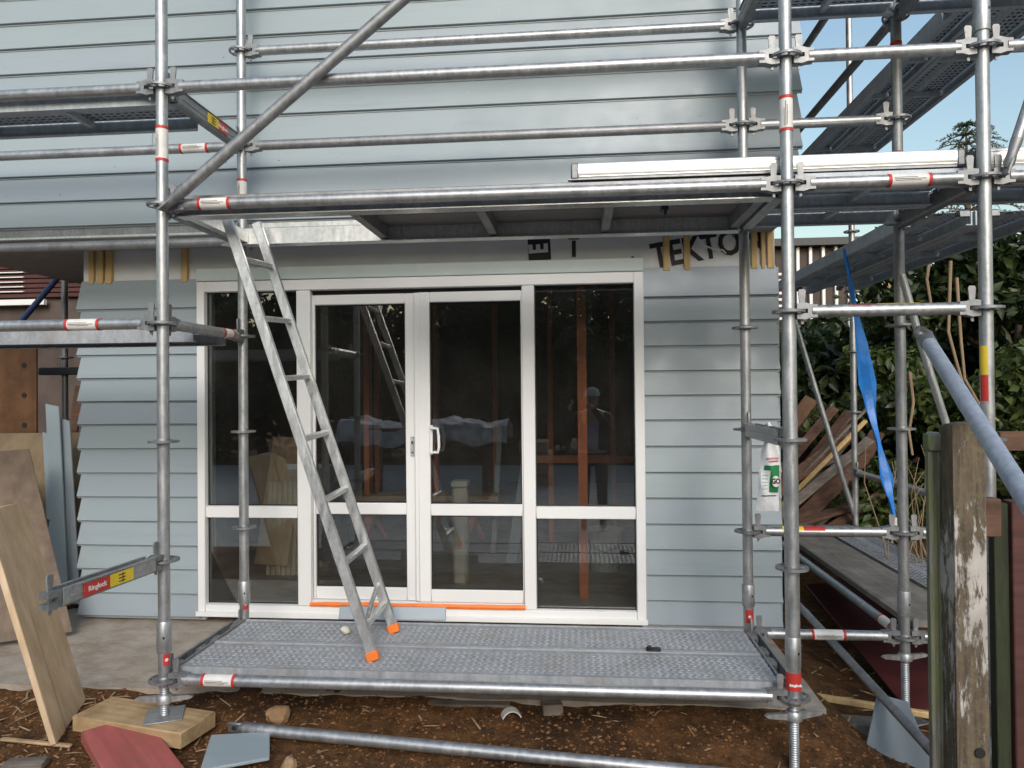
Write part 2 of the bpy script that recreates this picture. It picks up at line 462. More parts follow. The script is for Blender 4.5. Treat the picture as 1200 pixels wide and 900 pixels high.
gf = [(j * nx + i, j * nx + i + 1, (j + 1) * nx + i + 1, (j + 1) * nx + i) for j in range(len(ys) - 1) for i in range(nx - 1)]
gm = bpy.data.meshes.new("ground"); gm.from_pydata(gv, [], gf); gm.materials.append(SOIL)
gm.polygons.foreach_set('use_smooth', [True] * len(gm.polygons))
g = bpy.data.objects.new("ground", gm); COL.objects.link(g); tag(g, "bare brown soil in front of the house", kind="structure")

dv = MB(); dv.box(-12, 13, -10.8, -1.95, -.62, -.500, ch=.01)  # unseen pale slab, added to bounce light up at the lower wall
o = dv.build("bounce_slab", m_concrete("pale_bounce_concrete", (.44, .42, .39), (.56, .54, .50), (.36, .31, .25)), None, kind="structure"); o["label"] = "added pale concrete slab behind the camera, bouncing light onto the lower wall"
def scatter_clods(n, x0, x1, y0, y1, smin, smax, pw):
    ico = [(0, 0, 1), (.9, 0, .3), (.28, .85, .3), (-.72, .53, .3), (-.72, -.53, .3), (.28, -.85, .3), (0, 0, -.6)]
    icf = [(0, 1, 2), (0, 2, 3), (0, 3, 4), (0, 4, 5), (0, 5, 1), (6, 2, 1), (6, 3, 2), (6, 4, 3), (6, 5, 4), (6, 1, 5)]
    vs = []; fs = []
    for i in range(n):
        x = random.uniform(x0, x1); y = random.uniform(y0, y1)
        if -3.5 < x < 2.82 and .36 < y: continue
        s = smin + (smax - smin) * random.random() ** pw
        a = random.uniform(0, 6.28); k = len(vs); z = ground_z(x, y)
        ca, sa = math.cos(a) * s, math.sin(a) * s; h = s * random.uniform(.5, .9)
        for q in ico:
            j = random.uniform(.75, 1.25)
            vs.append((x + (q[0] * ca - q[1] * sa) * j, y + (q[0] * sa + q[1] * ca) * j, z + q[2] * h * j))
        fs += [(p + k, q + k, r + k) for p, q, r in icf]
    return vs, fs
vs, fs = scatter_clods(26000, -1.0, 4.0, -.8, .45, .002, .013, 5.0)
me = bpy.data.meshes.new("gravel"); me.from_pydata(vs, [], fs); me.materials.append(CLOD)
o = bpy.data.objects.new("gravel", me); COL.objects.link(o); tag(o, "loose crumbs and small stones on the soil", kind="stuff")
mb = MB()
for i in range(480):
    x = random.uniform(-1.1, .25) if i < 260 else (random.uniform(-1, 2.8) if i < 400 else random.uniform(2.85, 3.4))
    y = random.uniform(-.7, .3) if i < 400 else random.uniform(.3, 2.6)
    ln = random.uniform(.008, .045); a = random.uniform(0, 6.28); tt = random.uniform(-.3, .3); wd = random.uniform(.0015, .005)
    M = Matrix.Translation((x, y, ground_z(x, y) + .008)) @ Matrix.Rotation(a, 4, 'Z') @ Matrix.Rotation(tt, 4, 'Y')
    mb.add([(-ln, -wd, 0), (ln, -wd, 0), (ln * .9, wd, .001), (-ln * .9, wd, .001), (0, 0, .004)], [(0, 1, 4), (1, 2, 4), (2, 3, 4), (3, 0, 4), (3, 2, 1, 0)], M)
o = mb.build("wood_chips", CHIP, None, smooth=False, kind="stuff"); o["label"] = "straw coloured splinters and chips strewn on the soil"

# concrete slab along the house
mb = MB()
nxs, nys = 80, 10
X0, X1, Y0, Y1 = -4.2, 2.815, .365, 1.55
top = []
for j in range(nys + 1):
    for i in range(nxs + 1):
        x = X0 + (X1 - X0) * i / nxs; y = Y0 + (Y1 - Y0) * j / nys
        dy = .018 * noise.noise(Vector((x * 5, 0, 1))) if j == 0 else 0
        top.append((x, y + dy, -.200 + .004 * noise.noise(Vector((x * 4, y * 4, 0)))))
fs = [(j * (nxs + 1) + i, j * (nxs + 1) + i + 1, (j + 1) * (nxs + 1) + i + 1, (j + 1) * (nxs + 1) + i) for j in range(nys) for i in range(nxs)]
k = len(top)
for i in range(nxs + 1): q = top[i]; top.append((q[0], q[1] + .01, -.36))
fs += [(k + i, k + i + 1, i + 1, i) for i in range(nxs)]
k2 = len(top)
for j in range(nys + 1): q = top[j * (nxs + 1) + nxs]; top.append((q[0], q[1], -.50))
fs += [(k2 + j, k2 + j + 1, (j + 1) * (nxs + 1) + nxs, j * (nxs + 1) + nxs) for j in range(nys)]
mb.add(top, fs)
o = mb.build("concrete_path", CONC, None, kind="structure"); o["label"] = "stained concrete strip along the foot of the house wall"

# ------------------------------------------------------------------ the house
house = thing("house", "pale blue weatherboard house under construction behind the scaffold", "house", (0.8, 1.05, -.17))
LX0, LX1, YW = -1.135, 2.81, 1.075         # lower storey: corners and the plane of the wrap
UX0, UX1, YU = -2.27, 2.875, .972            # upper storey
# upper storey
DX0, DX1, DZ0, DZ1 = -.415, 2.107, -.055, 1.838   # door unit, unprojected from image pixels like the loose things below
def wb_mesh(mb, x0, x1, zb, zt, yf, slant0=.012, slant1=.012):
    """one bevel-back board: thick chamfered lip at the bottom, thin top, cut ends"""
    prof = [(yf + .021, zb), (yf + .013, zb), (yf + .013, zb + .010), (yf + .002, zb + .010), (yf, zb + .012), (yf + .020, zt), (yf + .027, zt), (yf + .027, zb + .04), (yf + .027, zb + .030), (yf + .021, zb + .026)]
    n = len(prof); vs = []; fs = []
    h = zt - zb
    ns = max(2, int((x1 - x0) / .35)); sd = random.uniform(0, 50); tl = random.uniform(-.0008, .0008)
    for i in range(ns + 1):
        xx = x0 + (x1 - x0) * i / ns
        wz = .0022 * noise.noise(Vector((xx * .9, sd, 0))) + tl * xx; wy = .0030 * noise.noise(Vector((xx * 1.1, 3.3, sd)))
        for y, z in prof:
            k = (1 - (z - zb) / h)
            vs.append((xx + (-slant0 * k if i == 0 else slant1 * k if i == ns else 0), y + wy * k, z + wz))
    fs = [(j * n + i, j * n + (i + 1) % n, (j + 1) * n + (i + 1) % n, (j + 1) * n + i) for j in range(ns) for i in range(n)] + [tuple(range(n))[::-1], tuple(range(ns * n, ns * n + n))]
    mb.add(vs, fs)
def board_row(parent, x0, x1, zb, zt, yf, s0=.012, s1=.012):
    mb = MB(); wb_mesh(mb, x0, x1, zb, zt, yf, s0, s1)
    return mb.build("weatherboard", BOARD, parent, smooth=False)

FIT[0] = LOWER
# lower storey: solid wall round the door opening, faced with wrap
mb = MB()
mb.box(LX0, DX0 + .02, YW, YW + .12, -.10, 2.12)
mb.box(DX1 - .02, LX1, YW, YW + .12, -.10, 2.12)
mb.box(DX0 + .02, DX1 - .02, YW, YW + .12, DZ1 - .015, 2.12)
lower = mb.build("front_wall", WRAP, house, smooth=False)
zl = [-.083, .05, .188, .325, .464, .603, .741, .882, 1.022, 1.155, 1.289, 1.4245, 1.555, 1.690, 1.862]
for i in range(14):
    zt = zl[i + 1] + (.022 if i < 13 else 0)
    dz = (i - 7) * .0012
    board_row(lower, LX0 + random.uniform(-.003, .003), DX0 - .002, zl[i] - .004, zt, 1.040, .024, 0)
    board_row(lower, DX1 + .002, LX1 + random.uniform(-.003, .003), zl[i] + .003, zt, 1.040, 0, .014)
# head board, a flat flashing board over the door
mb = MB(); mb.box(DX0 - .003, DX1 + .001, 1.024, 1.072, DZ1 + .004, 1.914, ch=.003)
mb.build("head_board", m_plain("pale_primer", (.50, .575, .56), .45, 0, .06, 4), lower, smooth=False)
mb = MB()
for i in range(14):
    for x in (-.92, -.52, 2.18, 2.42, 2.70):
        mb.lathe([(.0032, 0), (.0032, .0012)], 6, Matrix.Translation((x + random.uniform(-.01, .01), 1.040 + .0075, zl[i] + .045)) @ Matrix.Rotation(R(90), 4, "X"))
mb.build("nail_heads", DARKSTEEL, lower, kind="stuff")
# battens nailed over the wrap
bat = MB(); bat.box(-.017, .017, -.022, 0, -.10, .10, ch=.002)
batm = bat.mesh("batten", STUDW)
for x, wd in ((-1.075, .9), (-1.02, 1.1), (-.965, 1.1), (-.505, 1.1), (2.235, 1.0), (2.345, .95), (2.700, .9), (2.745, .5), (2.785, 1.0)):
    inst("batten", batm, lower, Matrix.Translation((x, YW - .001, 1.965)) @ Matrix.Diagonal((wd, 1, 1.2, 1)))
# printed wrap lettering, climbing to the right
M0 = Matrix.Translation((2.455, YW - .0035, 1.965)) @ FRONT @ Matrix.Rotation(R(9), 4, 'Z')
text_obj("wrap_print", "TEKTON", .190, INK, lower, M0 @ Matrix.Diagonal((.80, 1.0, 1, 1)), .0004, 0, .005)
mb = MB()
mb.box(-.062, .062, -.001, 0, -.055, .075, ch=.0)
Mlogo = Matrix.Translation((1.545, YW - .002, 1.975)) @ Matrix.Rotation(R(-3), 4, 'Y')
mb.build("wrap_emblem", INK, lower, Mlogo)
text_obj("wrap_emblem", "E", .105, WRAP, lower, Mlogo @ Matrix.Translation((0, -.0025, .01)) @ FRONT @ Matrix.Rotation(R(90), 4, 'Z') @ Matrix.Diagonal((1, 1.35, 1, 1)), .0004, 0, .004)
mb = MB(); mb.box(-.011, .011, -.001, 0, -.03, .06); mb.box(-.03, .03, -.001, -.0002, .066, .073)
mb.build("wrap_print", INK, lower, Matrix.Translation((1.735, YW - .002, 1.965)))
mb = MB(); mb.add([(-.045, 0, -.02), (-.03, 0, -.02), (0, 0, .004), (.03, 0, -.02), (.045, 0, -.02), (0, 0, .018)], [(0, 1, 2, 5), (2, 3, 4, 5)])
mb.build("wrap_print", INK, lower, Matrix.Translation((2.055, YW - .002, 1.915)))
# loose cord hanging over the wrap
mb = MB(); mb.sweep([(2.40, 1.04, 2.02), (2.425, 1.03, 1.975), (2.47, 1.03, 1.955), (2.53, 1.035, 1.945), (2.545, 1.03, 1.925)], .0045, 6)
mb.build("loose_cord", WHT, lower)

FIT[0] = None
mb = MB(); mb.box(UX0, UX1, YU, 8.2, 2.12, 5.1)
upper = mb.build("upper_wall", DARKWALL, house, smooth=False)
zu = [2.148, 2.293, 2.441, 2.587, 2.735, 2.882, 3.030, 3.178, 3.325, 3.472, 3.62, 3.767, 3.914, 4.06]
for i in range(len(zu) - 1):
    xe = UX1 + .024 + random.uniform(-.004, .004)
    cut = {3: -.62, 8: 1.1}.get(i)       # butt joints
    if cut is None: board_row(upper, UX0, xe, zu[i], zu[i + 1] + .024, .930, 0, .022)
    else:
        board_row(upper, UX0, cut - .0012, zu[i], zu[i + 1] + .024, .930, 0, 0); board_row(upper, cut + .0012, xe, zu[i] + .0015, zu[i + 1] + .024, .9305, 0, .022)
mb = MB(); mb.box(UX0, UX1, .935, .972, 4.07, 5.05); mb.build("upper_cladding", BOARD, upper, smooth=False)
SOFFIT = m_plain("grey_soffit", (.30, .30, .30), .8)
mb = MB(); mb.box(UX0 + .01, UX1 - .01, .975, 1.33, 2.098, 2.1185); mb.build("soffit", SOFFIT, upper, smooth=False)
mb = MB(); mb.box(UX0 + .01, -1.34, 1.3305, 8.1, 2.100, 2.1185); mb.build("soffit", SOFFIT, upper, smooth=False)
# flashing and dark gap under the lowest upper board
mb = MB(); mb.box(UX0, UX1 + .01, .950, .972, 2.105, 2.150); mb.build("base_flashing", GALV_OLD, upper, smooth=False)
mb = MB(); mb.box(UX0, UX1, .944, .969, 2.092, 2.1035); mb.build("base_trim", ALU, upper, smooth=False)
# nail heads, in rows at the studs
mb = MB()
for i in range(len(zu) - 2):
    for kx in range(16):
        x = UX0 + .12 + kx * .325 + random.uniform(-.012, .012)
        if x > UX1 - .02: continue
        mb.lathe([(.0040, 0), (.0040, .0012)], 6, Matrix.Translation((x, .930 + .0062, zu[i] + .045)) @ Matrix.Rotation(R(90), 4, 'X'))
mb.build("nail_heads", DARKSTEEL, upper, kind="stuff")
# roof
mb = MB()
mb.prism([(UX0 - .5, 5.1), (UX1 + .5, 5.1), ((UX0 + UX1) / 2, 6.6)], .5, 8.6, 'xz')
mb.build("roof", DARKSTEEL, house, smooth=False)
FIT[0] = LOWER
# right-hand gable walls in boards
side = MB(); side.box(2.69, LX1, YW + .12, 6.9, -.10, 2.12)
sw = side.build("side_wall", WRAP, house, smooth=False)
for i in range(14):
    mb = MB(); mb.box(LX1 + .001, LX1 + .028, YW + .03, 6.9, zl[i], zl[i + 1] - .004); mb.build("weatherboard", BOARD, sw, smooth=False)
# room behind the glass
mb = MB(); mb.box(LX0, LX1 - .12, YW + .12, 6.9, -.16, -.055); mb.build("floor", FLOORC, house, smooth=False)
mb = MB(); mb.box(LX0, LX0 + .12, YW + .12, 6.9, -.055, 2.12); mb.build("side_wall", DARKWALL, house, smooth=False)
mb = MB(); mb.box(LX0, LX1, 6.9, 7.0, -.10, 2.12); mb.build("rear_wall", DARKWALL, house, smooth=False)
mb = MB(); mb.box(LX0 + .12, LX1 - .12, 1.2, 6.9, 2.08, 2.115); mb.build("ceiling", WRAP, house, smooth=False)
for x, y in ((1.775, 1.45), (1.33, 2.7), (1.52, 3.1), (2.05, 3.3), (1.0, 3.6), (.45, 3.6), (-.1, 3.6), (.1, 2.6)):
    mb = MB(); wd = .045 if y < 2.5 else .035
    mb.box(x - wd / 1.6, x + wd / 1.6, y, y + .09, -.055, 2.08, ch=.003)
    mb.build("stud", STUD_RED, house)
for z in (.60,):
    mb = MB(); mb.box(1.35, 2.2, 3.05, 3.09, z, z + .06); mb.build("dwang", STUD_RED, house)

# ------------------------------------------------------------------ sliding door unit
door = MB()
FY0, FY1 = 1.020, 1.105
fw = .046
door.box(DX0, DX0 + fw, FY0, FY1, DZ0, DZ1, ch=.004)
door.box(DX1 - fw - .006, DX1, FY0, FY1, DZ0, DZ1, ch=.004)
door.box(DX0 + fw, DX1 - fw - .006, FY0, FY1, 1.778, DZ1, ch=.004)
door.box(DX0 + fw, DX1 - fw - .006, FY0, FY1, DZ0, .004, ch=.004)
dr = door.build("sliding_door", UPVC, house)
# projecting sill lip
mb = MB(); mb.box(DX0 - .004, DX1 + .004, 1.0, FY0 - .001, DZ0 - .006, DZ0 + .022, ch=.003); mb.build("sill", UPVC, dr)
def mull(x0, x1, z0, z1, y0=FY0 + .002, y1=FY1 - .01, name="mullion"):
    mb = MB(); mb.box(x0, x1, y0, y1, z0, z1, ch=.004); mb.build(name, UPVC, dr)
mull(.172, .252, .005, 1.777); mull(1.447, 1.515, .005, 1.777)
mull(DX0 + fw + .001, .171, .494, .560, FY0 + .006, FY1 - .012, "transom_bar"); mull(1.516, DX1 - fw - .007, .500, .566, FY0 + .006, FY1 - .012, "transom_bar")
def pane(x0, x1, z0, z1, y, name="pane"):
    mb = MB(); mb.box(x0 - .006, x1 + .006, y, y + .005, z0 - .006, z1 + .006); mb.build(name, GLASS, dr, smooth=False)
    s = MB(); t_ = .006
    for a in ((x0, x0 + t_, z0, z1), (x1 - t_, x1, z0, z1), (x0 + t_, x1 - t_, z0, z0 + t_), (x0 + t_, x1 - t_, z1 - t_, z1)):
        s.box(a[0], a[1], y - .004, y - .0005, a[2], a[3])
    s.build("glazing_seal", RUBBER, dr, smooth=False)
py = 1.062
pane(DX0 + fw, .172, .560, 1.778, py); pane(DX0 + fw, .172, .004, .494, py)
pane(1.515, DX1 - fw - .006, .566, 1.778, py); pane(1.515, DX1 - fw - .006, .004, .500, py)
# two sliding leaves: stiles, rails and glass
def leaf(x0, x1, gx0, gx1, y0):
    mb = MB(); y1 = y0 + .036
    mb.box(x0, gx0, y0, y1, .036, 1.752, ch=.004); mb.box(gx1, x1, y0, y1, .036, 1.752, ch=.004)
    mb.box(gx0, gx1, y0 + .001, y1, 1.695, 1.752, ch=.004); mb.box(gx0, gx1, y0 + .001, y1, .036, .106, ch=.004)
    mb.box(gx0, gx1, y0 + .002, y1, .513, .578, ch=.004)
    mb.build("door_leaf", UPVC, dr)
    pane(gx0, gx1, .578, 1.695, y0 + .018); pane(gx0, gx1, .106, .513, y0 + .018)
leaf(.253, .862, .268, .788, 1.052)
leaf(.866, 1.446, .932, 1.440, 1.026)
mb = MB(); mb.box(.846, .868, 1.024, 1.050, .040, 1.750, ch=.003); mb.build("interlock", UPVC, dr)
# track and dark slot above and below the leaves
mb = MB(); mb.box(.2525, 1.4465, 1.065, 1.10, 1.752, 1.7775); mb.build("head_track", RUBBER, dr)
mb = MB(); mb.box(.2525, 1.4465, 1.034, 1.10, .005, .034); mb.build("sill_track", UPVC, dr)
# orange protective tape over the sill
mb = MB()
n = 40; vs = []; fs = []
for i in range(n + 1):
    x = .245 + (1.455 - .245) * i / n
    zt = .030 + .006 * noise.noise(Vector((x * 6, 0, 0))); zb = .006 + .003 * noise.noise(Vector((x * 8, 4, 0)))
    vs += [(x, 1.012, zb), (x, 1.008, (zb + zt) / 2), (x, 1.016, zt), (x, 1.022, zt)]
for i in range(n):
    for k in range(3): fs.append((i * 4 + k, i * 4 + k + 1, i * 4 + k + 5, i * 4 + k + 4))
mb.add(vs, fs); mb.build("protective_tape", ORANGE, dr)
# handle and lock plate
mb = MB(); mb.sweep([(.945, 1.026, .862), (.947, .985, .866), (.985, .975, .868), (.992, .972, .90), (.990, .972, .96), (.984, .975, .998), (.947, .985, 1.0), (.945, 1.026, 1.004)], .0075, 8)
mb.box(.932, .948, 1.012, 1.0255, .85, 1.015, ch=.003); mb.build("handle", UPVC, dr)
mb = MB(); mb.box(.816, .838, 1.045, 1.0515, .84, .95, ch=.003); mb.build("lock_plate", ALU, dr)
mb = MB(); mb.box(.823, .831, 1.040, 1.0445, .91, .925); mb.box(.823, .831, 1.040, 1.0445, .858, .866); mb.build("keyhole", RUBBER, dr)

FIT[0] = None
# ------------------------------------------------------------------ scaffold components (shared meshes)
TR = .02415
LB, TB = 2.572, .732
def rosette_mesh():
    mb = MB(); n = 40
    def ring(r0, r1, segs):
        for k in segs:
            a0 = 2 * math.pi * k / n; a1 = 2 * math.pi * (k + 1) / n
            vs = [(r * math.cos(a), r * math.sin(a), z) for z in (-.0048, .0048) for a in (a0, a1) for r in (r0, r1)]
            mb.add(vs, [(0, 1, 3, 2), (4, 6, 7, 5), (0, 4, 5, 1), (2, 3, 7, 6), (0, 2, 6, 4), (1, 5, 7, 3)])
    ring(.024, .034, range(n)); ring(.053, .062, range(n))
    ring(.034, .053, [k for k in range(n) if k % 5 in (0,)])
    bm = bmesh.new()
    for v in mb.v: bm.verts.new(v)
    bm.verts.ensure_lookup_table()
    for f in mb.f:
        try: bm.faces.new([bm.verts[i] for i in f])
        except ValueError: pass
    bmesh.ops.remove_doubles(bm, verts=bm.verts, dist=1e-5)
    me = bpy.data.meshes.new("rosette"); bm.to_mesh(me); bm.free(); me.materials.append(CAST)
    return me
ROS = rosette_mesh()
hb = MB()
hb.prism([(.027, .030), (.058, .033), (.080, .026), (.104, .0252), (.104, -.0252), (.080, -.026), (.058, -.033), (.027, -.030), (.027, -.0085), (.068, -.0085), (.068, .0085), (.027, .0085)], -.019, .019, 'xz')
HEAD = hb.mesh("wedge_head", CAST)
wb = MB()
wb.prism([(.036, .096), (.066, .099), (.068, .085), (.060, .02), (.056, -.055), (.046, -.058), (.044, .0), (.036, .085)], -.0225, -.0215 + .0, 'xz')
wb = MB()
wb.prism([(.037, .078), (.041, .086), (.060, .087), (.065, .079), (.061, .03), (.056, -.048), (.047, -.051), (.044, .0)], -.0035, .0035, 'xz')
WEDGE = wb.mesh("wedge", CAST)
def head(parent, at, ang, tilt=0.0, wedge=True):
    M = rotz(ang, at)
    h = inst("wedge_head", HEAD, parent, M)
    if wedge: sub_inst("wedge", WEDGE, h)
    return h

def sleeve(parent, a, b, t0, t1, r=TR, band=.012, printed=True, facing=(0, -1, 0)):
    """white label sleeve with a red band at each end, between distances t0 and t1 along a..b"""
    A = Vector(a); d = (Vector(b) - A).normalized()
    mb = MB(); mb.tube(A + d * t0, A + d * t1, r + .0009, 18); s = mb.build("label_sleeve", WHT, parent)
    for u in (t0, t1 - band):
        q = MB(); q.tube(A + d * u, A + d * (u + band), r + .0019, 18); q.build("red_band", RED, s)
    if printed:
        fc = Vector(facing); side = d.cross(fc).normalized()
        q = MB(); c0 = A + d * (t0 + band * 1.5); ln = (t1 - t0 - 3 * band)
        for k, hgt, l0, l1 in ((.0, .0012, .0, .95), (.0055, .0009, .05, .8), (-.006, .0009, .0, .7)):
            p = c0 + fc * (r + .0009 - k * k * 18) + side * k
            u0 = p + d * ln * l0; u1 = p + d * ln * l1
            q.add([u0 - side * hgt, u1 - side * hgt, u1 + side * hgt, u0 + side * hgt, u0 - side * hgt + fc * .0005, u1 - side * hgt + fc * .0005, u1 + side * hgt + fc * .0005, u0 + side * hgt + fc * .0005],
                  [(0, 1, 2, 3), (4, 5, 6, 7), (0, 1, 5, 4), (2, 3, 7, 6)])
        q.build("small_print", INK, s)

def standard(x, y, z0, z1, ks, label, sleeves=(), collars=(), jack=None, r=TR, mat=GALV, lower_r=None):
    t = thing("scaffold_standard", label, "scaffold post", (x, y, z0), "scaffold uprights")
    mb = MB()
    if lower_r:
        zz, rl = lower_r
        mb.lathe([(rl, 0), (rl, zz - z0 - .03), (r, zz - z0 + .03), (r, z1 - z0)], 20, Matrix.Translation((x, y, z0)))
    else:
        mb.tube((x, y, z0), (x, y, z1), r, 20)
    mb.build("tube", mat, t)
    for k in ks:
        inst("rosette", ROS, t, rotz(R(9 * (k % 5)) * 0, (x, y, k * .5)))
        c = MB(); c.lathe([(r + .001, -.012), (r + .004, -.006), (r + .004, .006), (r + .001, .012)], 18, Matrix.Translation((x, y, k * .5))); c.build("weld", CAST, t)
    for c0, c1 in collars:
        c = MB(); c.lathe([(r + .0045, 0), (r + .0055, .004), (r + .0055, c1 - c0 - .004), (r + .003, c1 - c0)], 20, Matrix.Translation((x, y, c0))); cc = c.build("collar", mat, t)
        h = MB(); h.lathe([(.006, 0), (.006, .0015)], 8, Matrix.Translation((x + .012, y - math.sqrt(max(0, (r + .0055) ** 2 - .012 ** 2)) + .0005, (c0 + c1) / 2)) @ Matrix.Rotation(R(90), 4, 'X')); h.build("pin_hole", INK, cc)
    for s0, s1 in sleeves:
        sleeve(t, (x, y, s0), (x, y, s1), 0, s1 - s0, (lower_r[1] if lower_r and s1 < lower_r[0] else r), facing=(-.3, -.95, 0))
    if jack:
        zb, zn = jack     # foot plate and wing nut heights
        n = int((z0 + .03 - zb) / .009); prof = []
        for i in range(n):
            zz = i * .009; prof += [(.0165, zz), (.0195, zz + .0045)]
        c = MB(); c.lathe(prof, 14, Matrix.Translation((x, y, zb + .004))); c.build("jack_screw", GALV, t)
        c = MB(); c.box(-.075, .075, -.075, .075, 0, .006, rotz(R(24), (x, y, zb)), ch=.002); c.build("base_plate", GALV, t)
        c = MB(); c.lathe([(.024, -.018), (.033, -.012), (.033, .012), (.026, .022)], 14, Matrix.Translation((x, y, zn)))
        for a in (0, math.pi):
            c.prism([(.028, -.012), (.105, -.002), (.118, .006), (.105, .014), (.028, .014)], -.009, .009, 'xz', rotz(a + R(12), (x, y, zn)))
        c.build("wing_nut", GALV, t)
    return t

def ledger(a, b, label, group="scaffold ledgers", sl=(), mat=GALV, cat="scaffold tube", r=TR, heads=(True, True), name="scaffold_ledger", wedges=True):
    a = Vector(a); b = Vector(b); d = (b - a).normalized()
    t = thing(name, label, cat, (a + b) / 2, group)
    mb = MB(); mb.tube(a + d * (.085 if heads[0] else 0), b - d * (.085 if heads[1] else 0), r, 20); mb.build("tube", mat, t)
    ang = math.atan2(d.y, d.x)
    if heads[0]: head(t, a, ang, wedge=wedges)
    if heads[1]: head(t, b, ang + math.pi, wedge=wedges)
    for s0, s1 in sl: sleeve(t, a, b, s0, s1, r)
    return t

def u_transom(a, b, label, plates=None, mat=GALV_OLD, side=1, txt=True):
    """flanged beam between two posts with a yellow and red maker's plate on its side"""
    a = Vector(a); b = Vector(b); d = (b - a).normalized(); Lh = (b - a).length
    t = thing("scaffold_transom", label, "scaffold beam", (a + b) / 2, "scaffold transoms")
    ang = math.atan2(d.y, d.x); M = rotz(ang, a)
    mb = MB(); w_, h0, h1, th = .025, -.032, .030, .004
    prof = [(-w_, h1), (-w_, h0 + .008), (-w_ + .008, h0), (w_ - .008, h0), (w_, h0 + .008), (w_, h1), (w_ - th, h1), (w_ - th, h0 + .011), (w_ - .009, h0 + th), (-w_ + .009, h0 + th), (-w_ + th, h0 + .011), (-w_ + th, h1)]
    n = len(prof); vs = [(x, p, q) for x in (.085, Lh - .085) for p, q in prof]
    # the section is open, so its end faces are built as quads between outer and inner walls
    fs = [(i, (i + 1) % n, n + (i + 1) % n, n + i) for i in range(n)]
    for e in (0, n): fs += [(e + k, e + k + 1, e + 10 - k, e + 11 - k) for k in range(5)]
    mb.add(vs, fs, M)
    for s_ in (-1, 1): mb.box(.085, Lh - .085, s_ * w_ - .006, s_ * w_ + .006, h1, h1 + .004, M)
    mb.build("beam", mat, t)
    rb = MB()
    for s_ in (-1, 1):
        rb.box(.11, Lh - .11, s_ * (w_ + .0012) - .0012, s_ * (w_ + .0012) + .0012, -.004, .004, M)
    rb.build("side_rib", mat, t)
    head(t, a, ang); head(t, b, ang + math.pi)
    if plates:
        p0, p1, p2 = plates
        for u0, u1, mt, nm in ((p0, p1, YEL, "yellow_plate"), (p1, p2, RED, "red_plate")):
            q = MB(); q.box(u0, u1, side * (w_ + .0036) - .0012, side * (w_ + .0036) + .0012, -.022, .024, M); pl = q.build(nm, mt, t, smooth=False)
            F = M @ Matrix.Translation(((u0 + u1) / 2, side * (w_ + .0052), .001)) @ Matrix.Rotation(0 if side < 0 else math.pi, 4, 'Z') @ FRONT
            if mt is RED and txt: text_obj("lettering", "Ringlock", .026, WHT, pl, F, .0003, 0, .0006)
            else:
                q = MB()
                for zz in (-.012, .0, .012): q.box(-.018, .018, -.0003, .0003, zz - .002, zz + .002)
                q.box(-.006, -.002, -.0004, .0004, -.018, .018)
                q.build("small_print", INK, pl, M @ Matrix.Translation(((u0 + u1) / 2, side * (w_ + .0052), .001)))
    return t

_pp = {}
def perforated_mesh(length, width, mat):
    key = (round(length, 3), width, mat.name)
    if key in _pp: return _pp[key]
    mb = MB(); cu, cv = .036, .030; pit = []
    def cells(v0, v1):
        nu = int(length / cu); nv = max(1, int(round((v1 - v0) / cv))); du = length / nu; dv = (v1 - v0) / nv
        for i in range(nu):
            for j in range(nv):
                x0 = i * du; y0 = v0 + j * dv; cx = x0 + du / 2; cy = y0 + dv / 2
                hx, hy = du * .30, dv * .30
                sk = hx * .35 * (1 if (i + j) % 2 else -1)
                vs = [(x0, y0, 0), (x0 + du, y0, 0), (x0 + du, y0 + dv, 0), (x0, y0 + dv, 0),
                      (cx - hx + sk, cy - hy, .005), (cx + hx + sk, cy - hy, .005), (cx + hx - sk, cy + hy, .005), (cx - hx - sk, cy + hy, .005)]
                mb.add(vs, [(0, 1, 5, 4), (1, 2, 6, 5), (2, 3, 7, 6), (3, 0, 4, 7)]); pit.append(len(mb.f)); mb.add([v for v in vs[4:]], [(0, 1, 2, 3)])
    h = width / 2 - .012
    cells(-h, -.028); cells(.028, h)
    mb.add([(0, -.028, 0), (length, -.028, 0), (length, .028, 0), (0, .028, 0)], [(0, 1, 2, 3)])
    mb.add([(0, -.028, 0), (length, -.028, 0), (length, -.020, -.012), (0, -.020, -.012), (length, .020, -.012), (0, .020, -.012), (length, .028, 0), (0, .028, 0)], [(0, 1, 2, 3), (3, 2, 4, 5), (5, 4, 6, 7)])
    me = mb.mesh("perforated_plate", mat, smooth=False); me.materials.append(PIT)
    for q in pit: me.polygons[q].material_index = 1
    _pp[key] = me
    return me
_lg = {}
def lug_mesh(length, width, mat):
    key = (round(length, 3), width)
    if key in _lg: return _lg[key]
    mb = MB(); nu = int(length / .030); nv = 11
    for i in range(nu):
        for j in range(nv):
            u = (i + .5 + (.5 if j % 2 else 0) * .6) * length / nu; v = -width / 2 + .046 + j * (width - .092) / (nv - 1)
            a = R(28 if j % 2 else -28) + random.uniform(-.1, .1); l, ww, h = .0125, .0048, .0036
            c, s = math.cos(a), math.sin(a)
            P = [(-l, 0, 0), (-l * .5, -ww, 0), (l * .5, -ww, 0), (l, 0, 0), (l * .5, ww, 0), (-l * .5, ww, 0), (-l * .45, 0, h), (l * .45, 0, h)]
            mb.add([(u + p[0] * c - p[1] * s, v + p[0] * s + p[1] * c, p[2]) for p in P], [(0, 1, 6), (1, 2, 7, 6), (2, 3, 7), (3, 4, 7), (4, 5, 6, 7), (5, 0, 6)])
    me = mb.mesh("tread_lugs", mat, smooth=False); _lg[key] = me
    return me

